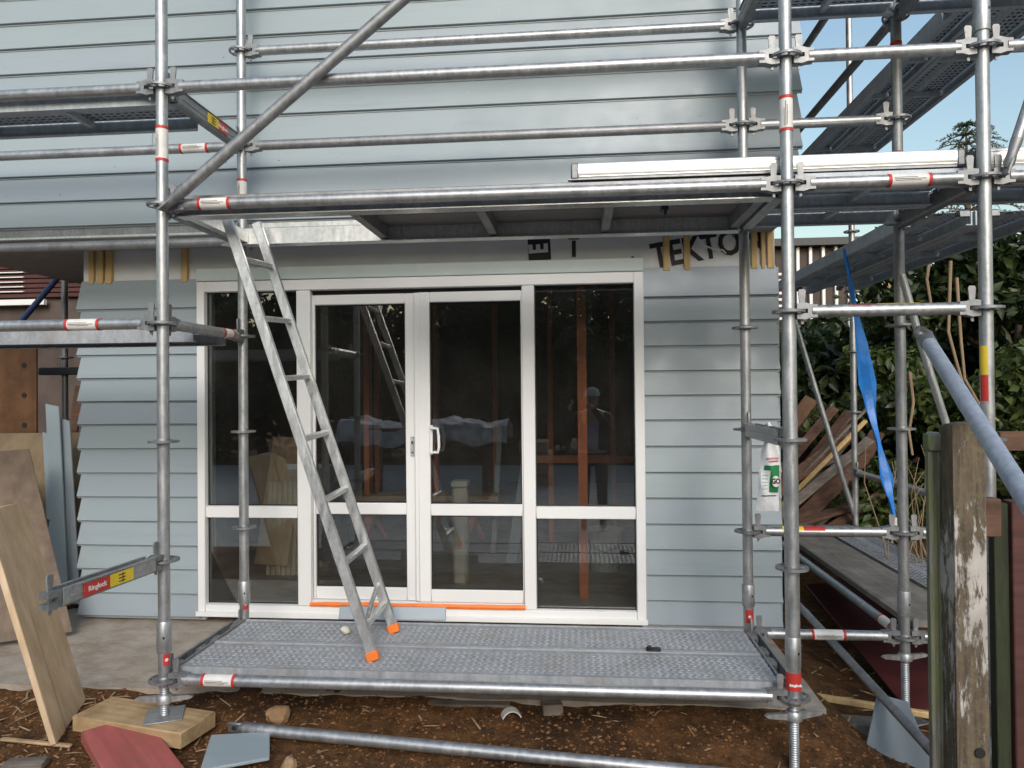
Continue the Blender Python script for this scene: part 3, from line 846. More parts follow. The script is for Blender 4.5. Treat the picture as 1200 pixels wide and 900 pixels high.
def steel_plank(M, length, label, width=.315, mat=DECK, lugs=False, hooks=True, group="steel scaffold planks", plate=False):
    """pressed steel plank; local x runs along it, z = 0 is the walking surface"""
    t = thing("steel_plank", label, "scaffold plank", tuple(M @ Vector((length / 2, 0, -.06))), group)
    h = width / 2
    for s_ in (-1, 1):
        q = MB(); q.prism([(s_ * h, .007), (s_ * h, -.062), (s_ * (h - .028), -.062), (s_ * (h - .028), -.057), (s_ * (h - .007), -.057), (s_ * (h - .007), .007)] if s_ > 0 else
                          [(s_ * h, .007), (s_ * h, -.062), (s_ * (h - .028), -.062), (s_ * (h - .028), -.057), (s_ * (h - .007), -.057), (s_ * (h - .007), .007)], 0, length, 'yz', M)
        q.build("side_channel", mat, t, smooth=False)
    if lugs:
        q = MB(); q.box(0, length, -h + .0072, h - .0072, -.004, 0, M); q.build("top_plate", mat, t, smooth=False)
        inst("tread_lugs", lug_mesh(length, width, mat), t, M)["kind"] = "stuff"
    else:
        p = inst("perforated_plate", perforated_mesh(length, width, mat), t, M); p["kind"] = "stuff"
        nr = max(2, int(length / .5))
        for i in range(1, nr):
            q = MB(); q.box(i * length / nr - .012, i * length / nr + .012, -h + .0075, h - .0075, -.040, -.013, M); q.build("cross_rib", mat, t, smooth=False)
    if hooks:
        for u, s_ in ((0, -1), (length, 1)):
            for v in (-h * .62, h * .62):
                q = MB(); q.prism([(u, -.002), (u + s_ * .030, .006), (u + s_ * .050, -.004), (u + s_ * .054, -.030), (u + s_ * .044, -.034), (u + s_ * .038, -.014), (u, -.020)], v - .022, v + .022, 'xz', M)
                q.build("hook", CAST, t, smooth=False)
    return t

# ---- standards
standard(0, 0, -.03, 4.1, (0, 1, 2, 3, 4, 5, 6), "galvanised upright at the left front, its foot plate on a sawn timber block", sleeves=[(2.185, 2.335)], collars=[(.115, .245)], jack=(-.155, -.085))
q = bpy.data.objects
standard(0, TB, -.03, 4.1, (1, 2, 3, 4, 5, 6, 7), "galvanised upright standing in front of the left fixed window pane", sleeves=[(2.20, 2.325)], collars=[(.10, .22)])
FRs = standard(LB, 0, -.03, 4.1, (0, 1, 2, 3, 4, 5, 6), "thick galvanised upright on a long threaded jack in front of the house corner", sleeves=[(2.205, 2.345)], collars=[(.115, .235)], jack=(-.425, -.075), lower_r=(1.45, .0275))
standard(LB, TB, -.03, 4.1, (1, 2, 3, 4, 5, 6), "galvanised upright close to the weatherboards right of the sliding door", collars=[(.135, .24)])
standard(LB + TB, 0, -.12, 4.1, (0, 1, 2, 3, 4, 5, 6), "galvanised upright behind the peeling white fence post", collars=[(2.56, 2.72)], jack=(-.43, -.2))
standard(LB + TB, TB, -.10, 4.1, (0, 1, 2, 3, 4, 5, 6), "galvanised upright beside the sloping timber pile and blue strap, wing nut above the soil", collars=[(.10, .22)], sleeves=[(2.325, 2.34), (2.855, 2.875)], jack=(-.40, -.10), mat=GALV_OLD)
standard(LB + 2 * TB, TB + LB, -.30, 4.4, (0, 1, 2, 3, 4, 5, 6, 7), "slim far upright just left of the blue strap, at the end of the side decks")
standard(-2.35, 2.525, -.25, 2.12, (1, 2, 3), "dark scaffold upright under the left overhang in front of brown boards", mat=GALV_OLD)
# foot stickers
def foot_sticker(x, y, z0, z1, ang0, ang1, r, parent_name, txt=None):
    t = [o for o in bpy.data.objects if o.name.startswith("scaffold_standard") and o.type == 'EMPTY' and abs(o.location.x - x) < .01 and abs(o.location.y - y) < .01][0]
    mb = MB(); n = 8; vs = []; fs = []
    for i in range(n + 1):
        a = ang0 + (ang1 - ang0) * i / n
        for rr in (r, r + .0012):
            for z in (z0, z1): vs.append((x + rr * math.cos(a), y + rr * math.sin(a), z))
    for i in range(n):
        b = i * 4; fs += [(b + 2, b + 6, b + 7, b + 3), (b, b + 1, b + 5, b + 4), (b + 1, b + 3, b + 7, b + 5), (b, b + 4, b + 6, b + 2)]
    mb.add(vs, fs); s = mb.build("red_sticker", RED, t)
    if txt:
        text_obj("lettering", txt, .0135, WHT, s, Matrix.Translation((x, y - r - .0018, (z0 + z1) / 2 - .01)) @ FRONT, .0004, 0, .0008)
    else:
        q = MB(); a = (ang0 + ang1) / 2
        q.lathe([(.007, 0), (.007, .001)], 10, Matrix.Translation((x + (r + .001) * math.cos(a), y + (r + .001) * math.sin(a), (z0 + z1) / 2)) @ Vector((math.cos(a), math.sin(a), 0)).to_track_quat('Z', 'Y').to_matrix().to_4x4())
        q.build("white_dot", WHT, s)
foot_sticker(0, 0, .062, .11, R(-70), R(-10), TR + .001, "")
foot_sticker(LB, 0, .03, .098, R(-175), R(-5), .0288, "", "Ringlock")
foot_sticker(0, TB, .075, .13, R(-80), R(-20), TR + .001, "")
foot_sticker(LB, TB, .055, .12, R(-130), R(-50), TR + .001, "")
# yellow and red stripes on the right front upright, facing left
mb = MB()
t = [o for o in bpy.data.objects if o.name.startswith("scaffold_standard") and abs(o.location.x - LB - TB) < .01 and abs(o.location.y) < .01 and o.type == 'EMPTY'][0]
for z0, z1, mt, nm in ((1.245, 1.355, YEL, "yellow_sticker"), (1.145, 1.243, RED, "red_sticker")):
    mb = MB(); vs = []; fs = []
    for i in range(7):
        a = R(-175 + i * 11)
        for rr in (TR + .0003, TR + .0013):
            for z in (z0, z1): vs.append((LB + TB + rr * math.cos(a), rr * math.sin(a), z))
    for i in range(6):
        b = i * 4; fs += [(b + 2, b + 6, b + 7, b + 3), (b + 1, b + 3, b + 7, b + 5), (b, b + 4, b + 6, b + 2)]
    mb.add(vs, fs); mb.build(nm, mt, t)

# ---- ledgers along the front
A, B, C, D = 0.0, LB, LB + TB, LB + 2 * TB
ledger((-2.572, 0, 2.5), (A, 0, 2.5), "front tube at the upper left, running off the photo above the perforated deck")
ledger((A, 0, 2.5), (B, 0, 2.5), "long front tube crossing the upper weatherboards above the work platform")
ledger((B, 0, 2.5), (C, 0, 2.5), "short front tube against the sky above the bright aluminium planks")
ledger((C, 0, 2.5), (D, 0, 2.5), "front tube at the upper right edge of the photo, right of the last upright")
ledger((A, 0, 2.0), (B, 0, 2.0), "front tube along the work platform over the door, a labelled sleeve near its left end", sl=[(.165, .305)])
ledger((B, 0, 2.0), (C, 0, 2.0), "short front tube with two red bands under the bright aluminium planks", sl=[(.375, .535)])
ledger((C, 0, 2.0), (D, 0, 2.0), "front tube at platform height leaving the photo on the right")
ledger((-2.572, 0, 1.5), (A, 0, 1.5), "front tube at the left with a white and red sleeve, level with the door glass", sl=[(2.572 - .43, 2.572 - .275)])
t = ledger((B, 0, 1.5), (C, 0, 1.5), "bright tube with red and yellow stickers in front of the shrubs")
for x0, x1, mt, nm in ((2.80, 2.90, RED, "red_sticker"), (2.90, 3.06, YEL, "yellow_sticker")):
    mb = MB(); vs = []; fs = []
    for i in range(7):
        a = R(60 + i * 14)
        for rr in (TR + .0003, TR + .0014):
            for x in (x0, x1): vs.append((x, rr * -math.cos(a), 1.5 + rr * math.sin(a)))
    for i in range(6):
        b = i * 4; fs += [(b + 2, b + 6, b + 7, b + 3), (b + 1, b + 3, b + 7, b + 5), (b, b + 4, b + 6, b + 2)]
    mb.add(vs, fs); mb.build(nm, mt, t)
ledger((A, 0, 0), (B, 0, 0), "bottom front tube below the checkered deck with a white and red sleeve", sl=[(.17, .315)])
# ---- ledgers along the back row
ledger((A, TB, 3.0), (B, TB, 3.0), "topmost rear tube close to the upper weatherboards")
ledger((-2.572, TB, 2.5), (A, TB, 2.5), "labelled rear tube at the upper left, left of the long diagonal brace", sl=[(2.572 - .335, 2.572 - .18)])
ledger((A, TB, 2.5), (B, TB, 2.5), "rear tube close to the weatherboards just above the work platform", mat=GALV_OLD)
ledger((B, TB, 2.5), (C, TB, 2.5), "short rear tube passing the house corner with sky behind")
ledger((-2.572, TB, 2.0), (A, TB, 2.0), "rear tube below the bottom edge of the upper cladding at the left", mat=GALV_OLD)
ledger((A, TB, 2.0), (B, TB, 2.0), "rear tube carrying the far edge of the work platform over the door", mat=GALV_OLD)
t = ledger((B, TB, .5), (C, TB, .5), "low rear tube with yellow and red stickers above the plank walkway")
for x0, x1, mt, nm in ((2.735, 2.835, YEL, "yellow_sticker"), (2.835, 2.935, RED, "red_sticker")):
    mb = MB(); vs = []; fs = []
    for i in range(7):
        a = R(20 + i * 14)
        for rr in (TR + .0003, TR + .0014):
            for x in (x0, x1): vs.append((x, TB - rr * math.cos(a), .5 + rr * math.sin(a)))
    for i in range(6):
        b = i * 4; fs += [(b + 2, b + 6, b + 7, b + 3), (b + 1, b + 3, b + 7, b + 5), (b, b + 4, b + 6, b + 2)]
    mb.add(vs, fs); mb.build(nm, mt, t)
ledger((C, TB, .5), (D, TB, .5), "low rear tube going behind the mossy fence board")
ledger((B, TB, 0), (C, TB, 0), "lowest rear tube with a white and red sleeve right of the threaded jack", sl=[(.295, .455)])
ledger((C, TB, 0), (D, TB, 0), "lowest rear tube going behind the foot of the mossy fence board")
# ---- side ledgers (running away from the camera)
ledger((C, TB, 0), (C, TB + LB, 0), "tube under the edge of the timber plank walkway, running away along the house side", sl=[(.03 + .09, .26)])
ledger((C, TB, 3.0), (C, TB + LB, 3.0), "high rail at the house corner running away against the sky, lower of two", mat=GALV_OLD)
ledger((C, TB, 3.5), (C, TB + LB, 3.5), "high rail at the house corner running away against the sky, upper of two", mat=GALV_OLD)
ledger((D, TB, .5), (D, TB + LB, .5), "thin rail running from the far upright towards the mossy fence board")
# ---- transoms
u_transom((A, 0, 2.5), (A, TB, 2.5), "beam with yellow and red plate between the two left uprights, high up", (.33, .43, .52), side=-1)
u_transom((A, 0, 2.0), (A, TB, 2.0), "beam seen from below at the left end of the work platform, beside the ladder top", (.26, .36, .46), side=-1)
ledger((A, 0, 1.5), (A, TB, 1.5), "short cross tube with a white and red sleeve between the two left uprights", sl=[(.50, .60)], name="scaffold_transom", group="scaffold transoms")
u_transom((A, 0, 0), (A, TB, 0), "beam under the left end of the checkered deck")
u_transom((A, 0, .5), (-.060, -.64, .5), "beam with yellow and red plate jutting out to the left, its other end free", (.22, .345, .47), side=1, mat=GALV)
u_transom((B, 0, 2.0), (B, TB, 2.0), "beam seen from below between the right uprights under the work platform", mat=GALV)
u_transom((B, 0, 3.0), (B, TB, 3.0), "beam at the top of the photo left of the high corner deck")
u_transom((B, 0, 1.0), (B, TB, 1.0), "beam the white and green bag hangs from", mat=GALV)
u_transom((B, 0, 0), (B, TB, 0), "beam under the right end of the checkered deck")
u_transom((C, 0, 2.0), (C, TB, 2.0), "beam seen from below behind the second right upright")
u_transom((C, 0, 3.0), (C, TB, 3.0), "beam at the top of the photo right of the high corner deck")
# ---- braces
def brace(a, b, label, r=TR, mat=GALV, ends=True, cat="scaffold brace", sl=()):
    a = Vector(a); b = Vector(b); d = (b - a).normalized()
    t = thing("scaffold_brace", label, cat, (a + b) / 2, "scaffold braces")
    mb = MB(); mb.tube(a + d * .10, b - d * .10, r, 20); mb.build("tube", mat, t)
    for p, dd in ((a, d), (b, -d)):
        q = MB()
        M = frame_z(p, p + dd)
        q.lathe([(.012, 0), (.020, .02), (r * .9, .06), (r + .001, .10), (r + .001, .115)], 14, M)
        q.box(-.022, .022, -.006, .006, -.03, .035, M, ch=.003)
        q.build("flattened_end", CAST if ends else mat, t)
    for s0, s1 in sl: sleeve(t, a, b, s0, s1, r)
    return t
brace((.045, -.05, 1.985), (2.53, -.05, 3.96), "thick diagonal brace crossing the upper weatherboards, climbing to the right", mat=GALV_OLD)
brace((C + .06, -.045, 2.02), (D - .05, -.045, 3.9), "diagonal brace whose flat perforated end meets the last upright at the right edge", r=.02)
brace((C + .03, .06, 2.06), (D - .05, 1.2, 2.6), "thin flat bar behind the last upright, rising to the right edge", r=.012)
brace((3.50, TB + LB, 2.0), (D, TB + LB, .10), "thin far brace slanting in front of the timber pile", r=.022)
brace((2.990, 1.34, -.035), (3.085, -.10, -.20), "low diagonal tube in front of the maroon sheet, ending at the fence foot", r=.0205, mat=GALV_OLD)
# big raking tube at the right with its forked casting
t = thing("raking_tube", "broad blue grey raking tube sloping down to the right edge over the fence", "scaffold tube", (2.98, -.47, 1.15))
a, b = Vector((3.075, -.03, 1.375)), Vector((2.87, -1.02, .872))
mb = MB(); mb.tube(a, b, .0262, 22); mb.build("tube", m_galv("blue_grey_tube", (.30, .35, .43), (.42, .47, .55), .5, .4), t)
M = frame_z(a, a + (a - b))
mb = MB(); mb.lathe([(.026, -.03), (.029, -.03), (.029, .012), (.024, .03), (.018, .04)], 16, M); mb.build("end_collar", CAST, t)
mb = MB()
for s_ in (-1, 1): mb.sweep([M @ Vector((s_ * .02, 0, .02)), M @ Vector((s_ * .024, 0, .07)), M @ Vector((s_ * .012, 0, .115)), M @ Vector((0, 0, .13))], [.010, .011, .010, .012], 8)
mb.sweep([M @ Vector((-.024, 0, .06)), M @ Vector((.024, 0, .075))], .008, 8)
mb.build("forked_end", CAST, t)
t = thing("bent_handrail", "slender bent handrail tube ending in a hook above the mossy fence board", "handrail", (3.34, .57, 1.3))
mb = MB(); mb.sweep([(3.235, .55, 1.72), (3.34, .565, 1.34), (3.438, .577, 1.015), (3.452, .58, .985), (3.455, .60, .972), (3.458, .68, .968), (3.462, .80, .966)], .0165, 12); mb.build("tube", GALV, t)
# blue prop at the left
t = thing("blue_prop", "blue painted prop slanting under the left overhang", "prop", (-2.45, 2.35, 1.9))
mb = MB(); mb.tube((-2.68, 2.33, 1.65), (-2.28, 2.36, 2.118), .022, 14); mb.build("tube", BLUE, t)
mb = MB(); mb.box(-.05, .05, -.04, .04, 0, .008, frame_z((-2.28, 2.36, 2.116), (-2.28, 2.36, 2.2))); mb.build("head_plate", BLUE, t)

# ---- decks
steel_plank(rotz(0, (.035, .20, .030)), 2.50, "front checkered steel plank of the low deck the ladder stands on", lugs=True)
steel_plank(rotz(0, (.035, .525, .029)), 2.50, "rear checkered steel plank of the low deck, next to the door sill", lugs=True)
steel_plank(rotz(0, (-2.55, .19, 2.505)), 2.52, "perforated steel plank at the upper left, seen from below", mat=DECK_DK)
steel_plank(rotz(0, (-2.55, .46, 1.505)), 2.515, "thin steel plank seen edge-on behind the left front tube", mat=DECK)
for k, (z, word) in enumerate(((2.045, "platform height"), (3.045, "the top of the photo"))):
    for j, (yy, w2) in enumerate(((.20, "front"), (.53, "rear"))):
        steel_plank(rotz(0, (B + .035, yy, z)), TB - .07, f"short {w2} steel plank of the corner deck at {word}", mat=DECK_DK)
        if k == 1 or j == 0:
            steel_plank(rotz(0, (C + .035, yy, z)), TB - .07, f"short {w2} steel plank right of the corner deck at {word}", mat=DECK_DK)
for z, word, spec in ((2.045, "lower", ((C + .20, .315, "house-side"), (C + .53, .315, "outer"))), (3.045, "upper", ((C + .315, .17, "narrow house-side"), (C + .565, .315, "outer")))):
    for xx, ww, w2 in spec:
        steel_plank(rotz(R(90), (xx, TB + .035, z)), 2.50, f"{w2} steel plank of the {word} deck running away along the house side", width=ww, mat=DECK_DK)
steel_plank(rotz(R(90), (C + .56, TB + .035, .06)), 2.50, "steel plank of the low walkway, right of the timber plank", mat=DECK)
t = [o for o in bpy.data.objects if o.name.startswith("steel_plank") and o.type == 'EMPTY'][-1]
q = MB(); q.box(C + .56 - .1615, C + .56 - .159, 1.35, 1.43, .012, .050); q.build("yellow_plate", YEL, t, smooth=False)
q = MB(); q.box(C + .56 - .1615, C + .56 - .159, 1.26, 1.349, .012, .050); q.build("red_plate", RED, t, smooth=False)
mb = MB(); mb.box(C + .04, C + .37, TB + .03, TB + LB - .03, .03, .068, ch=.006)
solid("timber_plank", "worn grey timber plank forming the low walkway along the house side", "scaffold plank", mb, PLANKW)

# hatch platform over the door
hp = thing("hatch_platform", "framed plywood work platform over the sliding door, open at its ladder end", "scaffold platform", (1.28, .36, 1.96))
for y0, y1, nm in ((.042, .080, "side_rail"), (.655, .693, "side_rail")):
    mb = MB(); mb.box(.04, 2.535, y0, y1, 1.965, 2.050, ch=.003); mb.build(nm, ALU if y0 > .3 else GALV_OLD, hp)
    mb = MB(); mb.box(.04, 2.535, y0 - .006 if y0 < .3 else y0 - .03, y1 + (.03 if y0 < .3 else .006), 1.960, 1.9645); mb.build("rail_flange", ALU, hp)
mb = MB(); mb.box(.765, 2.53, .081, .654, 2.036, 2.048); mb.build("plywood_panel", m_wood("grey_film_ply", (.16, .15, .145), (.24, .23, .225), 0, .7, 4), hp)
for x in (.045, .78, 1.335, 1.885, 2.50):
    mb = MB(); mb.box(x - .016, x + .024, .0815, .6535, 1.972, 2.034, ch=.002); mb.build("cross_member", ALU if x < .5 else GALV_OLD, hp)
mb = MB(); mb.box(.10, .75, .66, .68, 2.051, 2.075); mb.build("hatch_stop", ALU, hp)
for x, y in ((1.15, .36), (1.55, .30), (2.1, .33), (2.32, .22)):
    q = MB(); q.lathe([(.012, 0), (.012, -.006), (.006, -.010)], 10, Matrix.Translation((x, y, 2.034))); q.build("bolt_head", CAST, hp)
q = MB(); q.box(2.12, 2.15, .28, .33, 1.985, 2.033); q.box(2.13, 2.14, .27, .29, 1.96, 2.0); q.build("latch", DARKSTEEL, hp)
for x in (.04, 2.535):
    for y in (.15, .58):
        s_ = -1 if x < 1 else 1
        q = MB(); q.prism([(x, 2.045), (x + s_ * .045, 2.045), (x + s_ * .055, 2.0), (x + s_ * .045, 1.995), (x + s_ * .035, 2.03), (x, 2.025)], y - .02, y + .02, 'xz'); q.build("hook", CAST, hp)

# bright aluminium planks lying on the platform
def alu_plank(x0, x1, y0, y1, z0, z1, label, tilt=0):
    t = thing("aluminium_plank", label, "plank", ((x0 + x1) / 2, (y0 + y1) / 2, z0), "aluminium planks on the platform")
    M = Matrix.Translation((x0, 0, z0)) @ Matrix.Rotation(tilt, 4, 'Y') @ Matrix.Translation((-x0, 0, -z0))
    mb = MB(); h = z1 - z0
    mb.prism([(y0, z0 + .006), (y0 + .004, z0), (y1 - .004, z0), (y1, z0 + .006), (y1, z1 - .006), (y1 - .004, z1), (y0 + .004, z1), (y0, z1 - .006)], x0 + .03, x1 - .03, 'yz', M); mb.build("body", ALU_BRIGHT, t)
    for e in (0, 1):
        xa = x0 if e == 0 else x1 - .032
        mb = MB(); mb.box(xa, xa + .032, y0 - .002, y1 + .002, z0 - .001, z1 + .001, M, ch=.006); mb.build("end_cap", CAST, t)
    mb = MB(); mb.box(x0 - .012, x1 - .035, y0 - .006, y0 + .02, z0 - .006, z0 - .0015, M); mb.build("bottom_flange", GALV_OLD, t, smooth=False)
    mb = MB(); mb.box(x0 + .034, x1 - .034, y0 - .003, y0 + .01, z0 + h * .80, z0 + h * .86, M); mb.box(x0 + .034, x1 - .034, y0 - .003, y0 + .01, z0 + h * .12, z0 + h * .17, M); mb.build("side_bead", ALU, t, smooth=False)
    return t
alu_plank(1.728, 3.262, .045, .275, 2.064, 2.128, "bright aluminium plank lying on the work platform, its capped end over the door")
alu_plank(3.31, 4.03, .05, .28, 2.056, 2.130, "short bright aluminium plank at the right edge behind the last upright")

# ------------------------------------------------------------------ ladder
ld = thing("ladder", "aluminium ladder with orange feet leaning up through the platform hatch", "ladder", (.866, .33, .03))
nb, nt_ = Vector((.853, .172, .036)), Vector((.160, .225, 2.03))
fb, ft = Vector((.852, .535, .036)), Vector((.143, .590, 2.06))
def rail(a, b):
    d = (b - a).normalized(); side = Vector((0, 1, 0)); side = (side - d * side.dot(d)).normalized(); fr = d.cross(side)
    M = Matrix(((fr.x, side.x, d.x, a.x), (fr.y, side.y, d.y, a.y), (fr.z, side.z, d.z, a.z), (0, 0, 0, 1)))
    return M, (b - a).length
for a, b in ((nb, nt_), (fb, ft)):
    M, L1 = rail(a, b)
    mb = MB(); mb.box(-.023, .023, -.012, .012, .03, L1, M, ch=.003); mb.build("rail", ALU, ld)
    mb = MB(); mb.box(-.028, .028, -.016, .016, -.002, .040, M, ch=.005); mb.build("foot", ORANGE, ld)
for i in range(7):
    f = (.145 + i * .290) / 2.12
    p = nb.lerp(nt_, f); q_ = fb.lerp(ft, f)
    dd = (q_ - p).normalized()
    mb = MB(); M = frame_z(p + dd * .013, q_); mb.box(-.016, .016, -.012, .012, 0, (q_ - p).length - .026, M, ch=.004); mb.build("rung", ALU, ld)
mb = MB(); p = nb.lerp(nt_, .015); mb.sweep([nb.lerp(nt_, .06), (nb.lerp(nt_, .06) + fb.lerp(ft, .115)) / 2 + Vector((-.01, 0, -.01)), fb.lerp(ft, .115)], .011, 8); mb.build("stay", ALU, ld)

# ------------------------------------------------------------------ small things on and under the deck
def board_thing(name, label, cat, mat, corners, th, group=None):
    """a thin board given by four corners of its front face and a thickness backwards along its normal"""
    c = [Vector(q) for q in corners]; n = (c[1] - c[0]).cross(c[3] - c[0]).normalized() * th
    mb = MB(); mb.add(c + [q + n for q in c], [(0, 1, 2, 3), (7, 6, 5, 4), (0, 4, 5, 1), (1, 5, 6, 2), (2, 6, 7, 3), (3, 7, 4, 0)])
    bm = bmesh.new(); vs = [bm.verts.new(v) for v in mb.v]
    for f in mb.f: bm.faces.new([vs[i] for i in f])
    bmesh.ops.bevel(bm, geom=bm.edges[:], offset=min(.003, th * .25), segments=1, affect='EDGES')
    mb2 = MB(); bm.verts.index_update(); mb2.v = [tuple(v.co) for v in bm.verts]; mb2.f = [tuple(v.index for v in f.verts) for f in bm.faces]; bm.free()
    return solid(name, label, cat, mb2, mat, group)
board_thing("board_offcut", "pale blue board offcut standing on the deck against the door sill", "board", BOARD, [(.520, .695, .038), (1.070, .710, .038), (1.070, .735, .098), (.520, .72, .098)], .014)
mb = MB(); bm = bmesh.new(); bmesh.ops.create_icosphere(bm, subdivisions=2, radius=.02)
for v in bm.verts: v.co *= 1 + .35 * noise.noise(v.co * 60)
mb.v = [(v.co.x * 1.2 + .62, v.co.y + .50, v.co.z + .052) for v in bm.verts]; bm.verts.index_update(); mb.f = [tuple(v.index for v in f.verts) for f in bm.faces]; bm.free()
solid("crumpled_wrapper", "crumpled cream wrapper on the deck left of the ladder foot", "litter", mb, CREAM)
mb = MB(); mb.box(2.040, 2.105, .345, .385, .036, .046, ch=.004); mb.box(2.045, 2.065, .35, .38, .0465, .054, ch=.003)
solid("black_clip", "small black plastic clip lying on the right half of the deck", "clip", mb, RUBBER)
# bag
bag = thing("hanging_bag", "white plastic bag with a green panel hanging from a scaffold beam", "bag", (LB + .02, .40, .66))
def bag_pt(u, v, s):
    # u across -1..1, v from 0 bottom to 1 top; s front or back
    wv = .046 * (1 - .62 * max(0, (v - .55) / .45) ** 1.3) * (1 + .05 * math.sin(v * 19)); d = .020 * math.sqrt(max(0, 1 - u * u)) * (1 - abs(2 * v - 1) ** 4 * .8) * (1 + .3 * math.sin(v * 15 + u * 4))
    x = LB + .024 + u * wv + .02 * (v - .5) * 1.2; z = .655 + v * .365
    return (x, .40 + s * d + .004 * math.sin(u * 5 + v * 9), z)
mb = MB(); nu, nv = 12, 18
for s_ in (-1, 1):
    vs = [bag_pt(-1 + 2 * i / nu, j / nv, s_) for j in range(nv + 1) for i in range(nu + 1)]
    mb.add(vs, [(j * (nu + 1) + i, j * (nu + 1) + i + 1, (j + 1) * (nu + 1) + i + 1, (j + 1) * (nu + 1) + i) for j in range(nv) for i in range(nu)])
mb.build("bag_body", m_plain("white_polythene", (.74, .74, .75), .35, 0, .1, 30, .5), bag)
def patch(name, u0, u1, v0, v1, mat, push=.0022):
    mb = MB(); n = 8; vs = []
    for j in range(n + 1):
        for i in range(n + 1):
            p = bag_pt(u0 + (u1 - u0) * i / n, v0 + (v1 - v0) * j / n, -1); vs.append((p[0], p[1] - push, p[2]))
    mb.add(vs, [(j * (n + 1) + i, j * (n + 1) + i + 1, (j + 1) * (n + 1) + i + 1, (j + 1) * (n + 1) + i) for j in range(n) for i in range(n)])
    return mb.build(name, mat, bag)
GREEN = m_plain("green_print", (.02, .20, .06), .45)
patch("green_panel", -.05, .88, .23, .56, GREEN); patch("green_panel", -.62, -.06, .50, .56, GREEN)
patch("red_print", -.55, .75, .63, .655, m_plain("pink_print", (.62, .25, .26), .5)); patch("red_print", -.3, .75, .60, .615, RED)
patch("small_print", -.75, .7, .185, .197, INK)
for v in (.27, .31, .35, .39, .43): patch("small_print", -.72, -.2, v, v + .008, m_plain("green_grey_print", (.25, .42, .3), .5))
cx = LB + .042
mb = MB(); mb.lathe([(.0185, 0), (.0185, .001)], 20, Matrix.Translation((cx, .3690, .790)) @ Matrix.Rotation(R(90), 4, 'X') @ Matrix.Diagonal((.9, 1.35, 1, 1))); mb.build("white_oval", WHT, bag)
text_obj("lettering", "GO", .029, INK, bag, Matrix.Translation((cx, .3672, .790)) @ FRONT @ Matrix.Diagonal((.8, 1.1, 1, 1)), .0003, 0, .0015)
mb = MB(); mb.sweep([bag_pt(0, .98, -1), (LB + .019, .39, 1.045), (LB + .019, .42, 1.04), (LB + .019, .42, .99)], [.010, .008, .007, .006], 8); mb.build("bag_neck", m_plain("white_polythene_neck", (.74, .74, .75), .35, 0, .1, 30, .5), bag)
# blue strap
st = thing("blue_strap", "bright blue twisted plastic strap hanging from the side deck", "strap", (3.36, 1.2, .5))
pts = [(3.352, 1.563, 2.03), (3.346, 1.42, 1.72), (3.343, 1.30, 1.45), (3.340, 1.22, 1.22), (3.338, 1.17, 1.08), (3.355, 1.12, .90), (3.377, 1.076, .72), (3.384, 1.05, .62), (3.389, 1.028, .526)]
wd = [.024, .024, .042, .050, .038, .036, .042, .038, .028]; ang = [80, 60, 20, 5, 30, 60, 15, 50, 70]
vs = []; fs = []; N = 48
for i in range(N + 1):
    f = i / N * (len(pts) - 1); k = min(int(f), len(pts) - 2); u = f - k
    p = Vector(pts[k]).lerp(Vector(pts[k + 1]), u); w_ = wd[k] * (1 - u) + wd[k + 1] * u; a = R(ang[k] * (1 - u) + ang[k + 1] * u)
    d = Vector((math.cos(a), math.sin(a), .15 * math.sin(f * 5)))
    nrm = Vector((-d.y, d.x, 0)).normalized()
    for s_, h in ((-1, 0), (-.4, .012), (.3, -.008), (1, .004)): vs.append(p + d * w_ * s_ + nrm * h)
    for s_, h in ((1, .006), (.3, -.006), (-.4, .014), (-1, .002)): vs.append(p + d * w_ * s_ + nrm * h)
for i in range(N):
    for k in range(8): fs.append((i * 8 + k, i * 8 + (k + 1) % 8, (i + 1) * 8 + (k + 1) % 8, (i + 1) * 8 + k))
fs += [tuple(range(8))[::-1], tuple(range(N * 8, N * 8 + 8))]
mb = MB(); mb.add(vs, fs); mb.build("strap_band", STRAP, st)
mb = MB(); mb.box(-.02, .02, -.012, .012, -.06, .02, Matrix.Translation((3.391, 1.02, .50)), ch=.004); mb.build("buckle", CREAM, st)

# ------------------------------------------------------------------ ground clutter, left
def rot_block(name, label, cat, c, size, ang, mat, tilt=0.0, ch=.004, roll=0.0):
    M = Matrix.Translation(c) @ Matrix.Rotation(ang, 4, 'Z') @ Matrix.Rotation(tilt, 4, 'Y') @ Matrix.Rotation(roll, 4, 'X')
    mb = MB(); mb.box(-size[0] / 2, size[0] / 2, -size[1] / 2, size[1] / 2, 0, size[2], None, ch)
    o = bpy.data.objects.new(name, mb.mesh(name, mat)); COL.objects.link(o); o.matrix_world = M; OFF[o] = Vector(c)
    return tag(o, label, cat)
rot_block("sole_block", "sawn pine block under the foot plate of the left front upright", "timber block", (-.10, .015, -.222), (.56, .205, .066), R(-12), BLOCKW)
rot_block("red_plank", "short red painted timber plank lying in the left foreground", "plank", (.0, -.225, -.232), (.55, .235, .045), R(-42), REDW, R(4))
